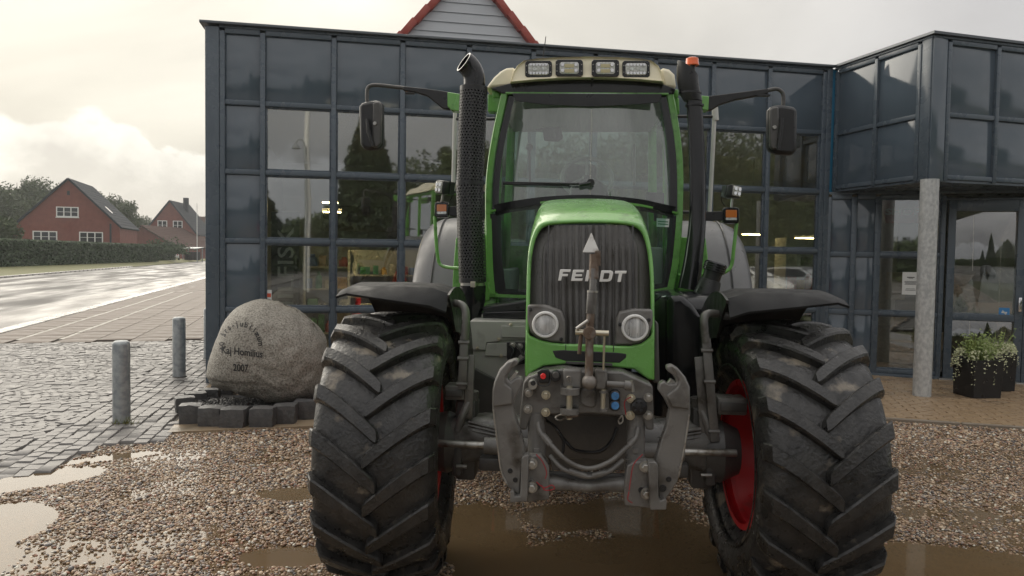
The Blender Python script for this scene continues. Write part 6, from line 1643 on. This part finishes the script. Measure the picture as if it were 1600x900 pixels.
# work lights in the roof front
M_led = mat('led_lens', (.60, .60, .56), .12, .35, c2=(.36, .36, .33), scale=70, var=.25, coat=.7)
M_ledy = mat('led_yellow', (.50, .44, .26), .2, .3)
def rr_poly(x0, y0, x1, y1, c): return [(x0+c, y0), (x1-c, y0), (x1, y0+c), (x1, y1-c), (x1-c, y1), (x0+c, y1), (x0, y1-c), (x0, y0+c)]
def worklamp(x0, y0, x1, y1, ly, wide):
    o = plate('work_light', rr_poly(x0, y0, x1, y1, 3), ly, .06, M_gloss, rf, .004)
    mx = 4.8 if wide else 6.5
    plate('lens', rr_poly(x0+mx, y0+3.8, x1-mx, y1-3.8, 2.5), ly-.006, .012, M_led, o, .003)
    if wide:
        for k in range(6): disc('led', x0+mx+4+k*(x1-x0-2*mx-8)/5, y0+6.5, ly-.007, .010, .003, M_chrome, o, seg=12); disc('led', x0+mx+4+k*(x1-x0-2*mx-8)/5, y1-6.5, ly-.007, .010, .003, M_chrome, o, seg=12)
        for k in (0, 1): disc('led', x0+mx+10+k*(x1-x0-2*mx-20), (y0+y1)/2, ly-.007, .013, .003, M_lens, o, seg=12)
    else:
        for j in (0, 1):
            plate('led_array', rr_poly(x0+14, y0+7+j*8, x1-14, y0+12.5+j*8, .5), ly-.009, .004, M_ledy, o, .001)
            for e in (0, 1): disc('led', (x0+11) if e == 0 else (x1-11), y0+8+j*9, ly-.007, .013, .003, M_chrome, o, seg=12)
    for xx in (x0+2.2, x1-2.2):
        for yy in (y0+8, y1-8): disc('screw', xx, yy, ly-.001, .004, .002, M_steel, o, seg=8)
RL = RY+.015
worklamp(820.5, 94.7, 862.5, 120.8, RL, True); worklamp(868, 93, 911, 119, RL-.012, False); worklamp(924.5, 93, 967.5, 119.4, RL-.012, False); worklamp(972.5, 94.7, 1015.5, 120.8, RL, True)
# aerial and beacon
rod('aerial', [(848.5, 90, 1.8), (853, 57, 1.8)], [.006, .003], M_black, seg=6)
bcn = rod('beacon_stem', [(1082, 121, 1.7), (1082, 101, 1.7)], .020, M_black, seg=14)
p0 = T(1081.5, 101, 1.7); p1 = T(1081.5, 90, 1.7); MB().tube([p0-Vector((0, 0, .006)), p0, p0.lerp(p1, .15), p0.lerp(p1, .85), p1], [.05, .05, .0475, .045, .03], 28).build('beacon', M_orange, bcn, smooth=40)
# ------------------------------------------------------------------ exhaust
M_perf = bpy.data.materials.new('perforated_sheet'); M_perf.use_nodes = True
nt = M_perf.node_tree; N = nt.nodes; L = nt.links; p_ = N['Principled BSDF']; p_.inputs['Base Color'].default_value = (.035, .035, .036, 1); p_.inputs['Roughness'].default_value = .38; p_.inputs['Metallic'].default_value = .2
uvn = N.new('ShaderNodeUVMap'); sx_n = N.new('ShaderNodeSeparateXYZ'); L.new(uvn.outputs[0], sx_n.inputs[0])
def mth(op, a, b=None):
    n = N.new('ShaderNodeMath'); n.operation = op
    for i, v in enumerate((a, b)):
        if v is None: continue
        if isinstance(v, (int, float)): n.inputs[i].default_value = v
        else: L.new(v, n.inputs[i])
    return n.outputs[0]
vrow = mth('FLOOR', sx_n.outputs[1]); ush = mth('ADD', sx_n.outputs[0], mth('MULTIPLY', mth('MODULO', vrow, 2), .5))
fu = mth('SUBTRACT', mth('FRACT', ush), .5); fv = mth('SUBTRACT', mth('FRACT', sx_n.outputs[1]), .5)
dd = mth('SQRT', mth('ADD', mth('MULTIPLY', fu, fu), mth('MULTIPLY', mth('MULTIPLY', fv, fv), .8)))
hole_ = mth('LESS_THAN', dd, .27); trn = N.new('ShaderNodeBsdfTransparent'); mxs = N.new('ShaderNodeMixShader'); L.new(hole_, mxs.inputs[0]); L.new(p_.outputs[0], mxs.inputs[1]); L.new(trn.outputs[0], mxs.inputs[2]); L.new(mxs.outputs[0], N['Material Output'].inputs[0])
def perf_sleeve(pts, r_, parent):
    """a rolled sheet with punched holes; uv counts holes"""
    q = [T(*p) for p in pts]; seg = 40; me = bpy.data.meshes.new('heat_shield'); vs, fs, uvs = [], [], []; cum = 0.0; nround = 26
    for i, p in enumerate(q):
        t = (q[min(i+1, len(q)-1)]-q[max(i-1, 0)]).normalized(); a = Vector((1, 0, 0)); a = (a-t*a.dot(t)).normalized(); b = t.cross(a)
        if i: cum += (p-q[i-1]).length
        for k in range(seg+1):
            an = 2*math.pi*k/seg; vs.append(p+(a*math.cos(an)+b*math.sin(an))*r_); uvs.append((k/seg*nround, cum/(2*math.pi*r_/nround)*1.15))
    for i in range(len(q)-1):
        for k in range(seg): o_ = i*(seg+1)+k; fs.append((o_, o_+1, o_+seg+2, o_+seg+1))
    me.from_pydata([tuple(v) for v in vs], [], fs); uvl = me.uv_layers.new(name='UVMap')
    for lp_ in me.loops: uvl.data[lp_.index].uv = uvs[lp_.vertex_index]
    me.materials.append(M_perf)
    for f_ in me.polygons: f_.use_smooth = True
    o = bpy.data.objects.new('heat_shield', me); col.objects.link(o); o.parent = parent; return o
EX = 1.02
exh = rod('exhaust_stack', [(738, 446, EX), (735, 340, EX), (734.5, 285, EX), (739.5, 135, EX)], .080, M_gloss, seg=28)
perf_sleeve([(740, 143, EX), (737, 215, EX), (734.3, 284, EX)], .092, exh); perf_sleeve([(734, 289, EX), (735.5, 350, EX), (738.5, 436, EX)], .0925, exh)
rod('sleeve_band', [(740.2, 136, EX), (740, 143, EX)], .0925, M_black, exh, seg=32); rod('sleeve_band', [(734.3, 283, EX), (734.1, 290, EX)], .094, M_black, exh, seg=32); rod('sleeve_band', [(738.4, 434, EX), (738.6, 441, EX)], .0925, M_black, exh, seg=32)
rod('clamp', [(738.6, 441.5, EX), (738.6, 447, EX)], .083, M_steel, exh, seg=32); plate('clamp_bolt', [(735, 440), (743, 440), (743, 449), (735, 449)], EX-.10, .02, M_zinc, exh, .003)
tipq = [(740.5, 138, EX), (741, 124, EX), (737.5, 111, EX-.005), (731, 102, EX-.015), (724.5, 96.5, EX-.03)]
tq = curve_pts([T(*p) for p in tipq], 6); mb = MB(); rr = []
for i, p in enumerate(tq):
    t = (tq[min(i+1, len(tq)-1)]-tq[max(i-1, 0)]).normalized(); a = Vector((0, 1, 0)); a = (a-t*a.dot(t)).normalized(); b = t.cross(a); rr.append([p+(a*math.cos(k*2*math.pi/28)+b*math.sin(k*2*math.pi/28))*.072 for k in range(28)])
d_ = (tq[-1]-tq[-3]).normalized()
# cut the mouth obliquely and roll the wall inwards
cutn = Vector((-.55, -.75, .35)).normalized()
inner = [[tq[-1]+(p-tq[-1])*.86 for p in rr[-1]]]+[[tq[k]+(p-tq[k])*.86 for p in rr[k]] for k in range(len(tq)-2, len(tq)-10, -2)]
mb.loft(rr+inner, True, False); mb.build('exhaust_tip', M_gloss, exh, smooth=50)
pf = [(717.5, 446), (760, 446), (757, 470), (752, 492), (726, 492), (721, 470)]
ft_ = rod('exhaust_foot', [(738.7, 446, EX), (738.5, 468, EX), (738, 497, EX+.02)], [.088, .086, .06], M_gloss, seg=28)
# ------------------------------------------------------------------ intake stack on the right
ik = rod('intake_stack', [(1076, 452, 1.15), (1084, 400, 1.15), (1090, 335, 1.17), (1089, 250, 1.19), (1085, 165, 1.21), (1082, 150, 1.21)], [.074, .062, .056, .054, .052, .054], M_gloss, seg=24, smooth_n=6)
q = [T(1083, 158, 1.21), T(1078, 146, 1.21), T(1074, 124, 1.21)]
mb = MB(); tp = []
for i, p in enumerate(q):
    tp.append([p+Vector((math.cos(k*2*math.pi/24)*(.062, .070, .072)[i], math.sin(k*2*math.pi/24)*(.062, .075, .08)[i], 0)) for k in range(24)])
top = [v+Vector((0, 0, .07-(v.x-q[2].x)/.072*.055)) for v in tp[-1]]; mb.loft(tp+[top], True, True); mb.build('intake_hood', M_black, ik, smooth=40)
for y_, r_ in ((146, .074), (165, .060)): a = T(1078 if y_ < 150 else 1085, y_, 1.21); MB().tube([a-Vector((0, 0, .006)), a+Vector((0, 0, .006))], r_+.002, 24).build('clamp_band', M_gloss, ik)
# ------------------------------------------------------------------ mirrors
def mirror(arm, tube_pts, pivot, body, face, blk2, ly):
    a = plate('mirror_arm', arm, ly, .05, M_black, tr, .006)
    plate('pivot_bracket', pivot, ly-.02, .10, M_green, a, .006); plate('pivot_bracket', blk2, ly-.02, .10, M_green, a, .006)
    rod('mirror_tube', [(x, y, ly+.02) for x, y in tube_pts], .014, M_dgrey, a, seg=12, smooth_n=6)
    plate('arm_knob', [(arm[0][0]+3, arm[0][1]+9), (arm[0][0]+18*face, arm[0][1]+9), (arm[0][0]+18*face, arm[0][1]+12), (arm[0][0]+3, arm[0][1]+12)], ly, .03, M_black, a, .002)
    m_ = plate('mirror_housing', body[0], ly-.06, .09, M_black, a, .025); plate('housing_face', body[1], ly-.075, .04, M_dgrey, m_, .012)
    d = body[2]; disc('adjuster', d[0], d[1], ly-.078, .014, .008, M_steel, m_, seg=14); rod('clamp_bar', [(x, y, ly-.09) for x, y in body[3]], [.013, .016, .012], M_black, m_, seg=8)
mirror([(629.6, 134.5), (660, 137.5), (700, 143), (702, 171), (691, 169), (680, 160), (668, 150), (650, 144), (629.6, 141)], [(631, 137.5), (600, 134), (585, 133), (576, 136), (573.5, 146), (574, 172), (575, 200)], [(699, 143.5), (721, 147), (721, 174), (705, 172), (699, 166)],
       ([(560, 166), (563, 160), (578, 157), (592, 156), (597, 162), (597.5, 225), (593, 232), (577, 234.5), (567, 233), (562, 224)], [(582, 160), (592, 158), (595.5, 163), (595.5, 224), (590, 230), (581, 230)], (586, 193), [(574, 186), (576, 205), (583, 228)]), 1, [(762, 147), (783, 149), (781, 175), (762, 174)], 1.45)
mirror([(1201, 138), (1180, 140.5), (1150, 144.5), (1106, 150), (1104, 173), (1112, 172), (1126, 163), (1148, 156), (1170, 152), (1201, 146)], [(1199, 141.5), (1212, 139), (1220, 142), (1224, 150), (1223.5, 168), (1221.5, 190)], [(1094, 149), (1108, 150), (1107, 172.5), (1094, 171)],
       ([(1201, 172), (1205, 165), (1222, 163), (1240, 166), (1247, 170), (1246, 232), (1241, 242), (1215, 240), (1203, 236), (1200.5, 228)], [(1203, 172), (1207, 167), (1217, 166), (1219, 200), (1216, 232), (1207, 234), (1203, 228)], (1210, 199), [(1222, 184), (1220, 205), (1216, 234)]), -1, [(1049, 151), (1061, 153), (1062, 178), (1052, 179)], 1.45)
# ------------------------------------------------------------------ side lamps and rails
def sidelamp(sig, work, armp, face, ly, rail, cable):
    s_ = plate('indicator', rr_poly(*sig, 2.5), ly, .07, M_gloss, tr, .006)
    x0, y0, x1, y1 = sig; plate('amber_lens', rr_poly(x0+3.5, y0+4, x1-3.5, y1-9, 1), ly-.006, .01, M_amber, s_, .002); plate('clear_lens', rr_poly(x0+3.5, y1-9, x1-3.5, y1-5, .6), ly-.005, .008, M_lens, s_, .001)
    plate('lamp_arm', armp, ly+.02, .04, M_black, s_, .004)
    cx, cy = (work[0]+work[2])/2, (work[1]+work[3])/2; c = T(cx, cy, ly); w_ = (T(work[2], cy, ly).x-T(work[0], cy, ly).x)*.86; h_ = (T(cx, work[1], ly).z-T(cx, work[3], ly).z)*.86
    rot = Matrix.Rotation(face, 3, 'Z') @ Matrix.Rotation(R(8)*(1 if face < 0 else 1), 3, 'Y')
    wl_ = MB().box((0, 0, 0), (w_*.8, .06, h_*.9), None, .01).build('side_work_light', M_black, s_); wl_.location = c; wl_.rotation_euler = rot.to_euler()
    MB().box((0, -.034, 0), (w_*.62, .012, h_*.72), None, .004).build('lens', M_led, wl_)
    for k in (-1, 1):
        for j in (-1, 1): MB().lathe([(0, .012), (.004, .012), (.004, .001)], Matrix.Translation((k*w_*.15, -.041, j*h_*.17)) @ Matrix.Rotation(R(-90), 4, 'Z'), 12).build('led', M_chrome, wl_)
    for k in range(6): MB().b2(-w_*.38+k*w_*.15, -w_*.38+k*w_*.15+.006, .03, .075, -h_*.42, h_*.42).build('cooling_fin', M_black, wl_, smooth=0)
    p0 = T((sig[0]+sig[2])/2, sig[1], ly+.03); MB().tube([p0, Vector((c.x, c.y+.03, c.z-h_*.4))], .009, 8).build('lamp_stem', M_steel, s_)
    rod('cable', cable, .004, M_black, s_, seg=6, smooth_n=6)
    rod('guard_rail', rail, .0125, M_green, tr, seg=12, smooth_n=7)
sidelamp((679, 315.5, 701, 339.5), (678, 279, 705, 307), [(700, 323), (714, 322), (714, 338), (700, 336)], R(-38), 1.30, [(679.5, 338, 1.34), (681, 370, 1.34), (684, 402, 1.34), (689, 414, 1.34), (702, 418, 1.3), (719, 419, 1.25)], [(704, 296, 1.33), (707, 305, 1.34), (703, 314, 1.34)])
sidelamp((1130.5, 324, 1155, 349), (1131, 287, 1161, 312), [(1100, 331), (1131, 330), (1131, 344), (1100, 345)], R(28), 1.30, [(1151, 349, 1.34), (1147, 385, 1.34), (1143, 414, 1.34), (1133, 425, 1.34), (1118, 428, 1.35), (1060, 430, 1.38)], [(1131, 300, 1.33), (1127, 312, 1.34), (1132, 322, 1.34)])
# pale rails beside the cab doors
M_pale = mat('pale_plastic', (.52, .52, .49), .5, c2=(.6, .6, .57), scale=5)
for pts_, top_ in (([(1117, 172, 2.0), (1113, 250, 2.0), (1108.5, 332, 2.0)], (1117, 168, 1118, 188)), ([(711, 176, 1.9), (709.5, 240, 1.9), (708, 300, 1.9)], None)):
    g_ = rod('grab_rail', pts_, .016, M_pale, seg=10, smooth_n=5)
    if top_: rod('rail_grip', [(top_[0], top_[1], 2.0), (top_[2], top_[3], 2.0)], .025, M_pale, g_, seg=12)
    a = T(*pts_[-1]); s = -1 if a.x < 0 else 1; MB().tube([a, Vector((s*.68, a.y, a.z))], .012, 8).build('rail_foot', M_black, g_); a = T(*pts_[0]); MB().tube([a-Vector((0, 0, .05)), Vector((s*.64, a.y, a.z-.05))], .012, 8).build('rail_foot', M_black, g_)
# ------------------------------------------------------------------ rear mudguards and green body sides
M_fend = mat('rear_guard_grey', (.12, .12, .122), .36, c2=(.155, .155, .156), scale=6, rvar=.1, bump=.12, bscale=120)
for s in (-1, 1):
    rings = []; n = 20
    for k in range(n+1):
        f = R(-62+k*(150/n)); rr_ = 1.07
        row = []
        for x_, d in ((.70, 0), (.80, .006), (1.10, .012), (1.22, 0), (1.31, -.04), (1.355, -.10), (1.365, -.16), (1.34, -.16), (1.28, -.06), (1.20, -.03), (.72, -.03)):
            row.append(Vector((s*x_, 2.78+math.sin(f)*(rr_+d)*.92, .90+math.cos(f)*(rr_+d)*1.05)))
        rings.append(row)
    o = MB().loft(rings).build('rear_mudguard', M_fend, tr, smooth=45)
    MB().tube([Vector((s*1.18, 2.78+math.sin(R(-62+k*7.5))*1.0, .90+math.cos(R(-62+k*7.5))*1.136)) for k in range(9)], .006, 6).build('guard_seam', M_black, o)
    # green inner panel between cab and guard
    MB().b2(s*.66, s*.74, 1.75, 3.2, 1.15, 2.0, .02).build('body_side', M_green, tr)
    MB().b2(s*.60, s*.78, 1.38, 1.78, 1.10, 1.42, .02).build('cab_foot', M_green, tr)
pl3 = plate('body_panel', [(706, 470), (708, 420), (712, 372), (722, 366), (762, 366), (766, 470)], 1.36, .3, M_green, tr, .008)
plate('body_panel', [(1060, 455), (1062, 370), (1103, 372), (1106, 400), (1108, 455)], 1.40, .3, M_green, tr, .008)
bolt(711, 465, 1.355, .012, M_black, pl3)
# ================================================================== damp air
hz = bpy.data.materials.new('damp_air'); hz.use_nodes = True; nt = hz.node_tree; N = nt.nodes; L = nt.links; N.clear()
vo = N.new('ShaderNodeVolumePrincipled'); vo.inputs['Color'].default_value = (.93, .95, .97, 1); vo.inputs['Density'].default_value = .0006; vo.inputs['Anisotropy'].default_value = .35
L.new(vo.outputs[0], N.new('ShaderNodeOutputMaterial').inputs['Volume'])
hb = MB().b2(-190, 150, -95, 300, -1.3, 19.5).build('haze', hz, smooth=0); tag(hb, kind='stuff')
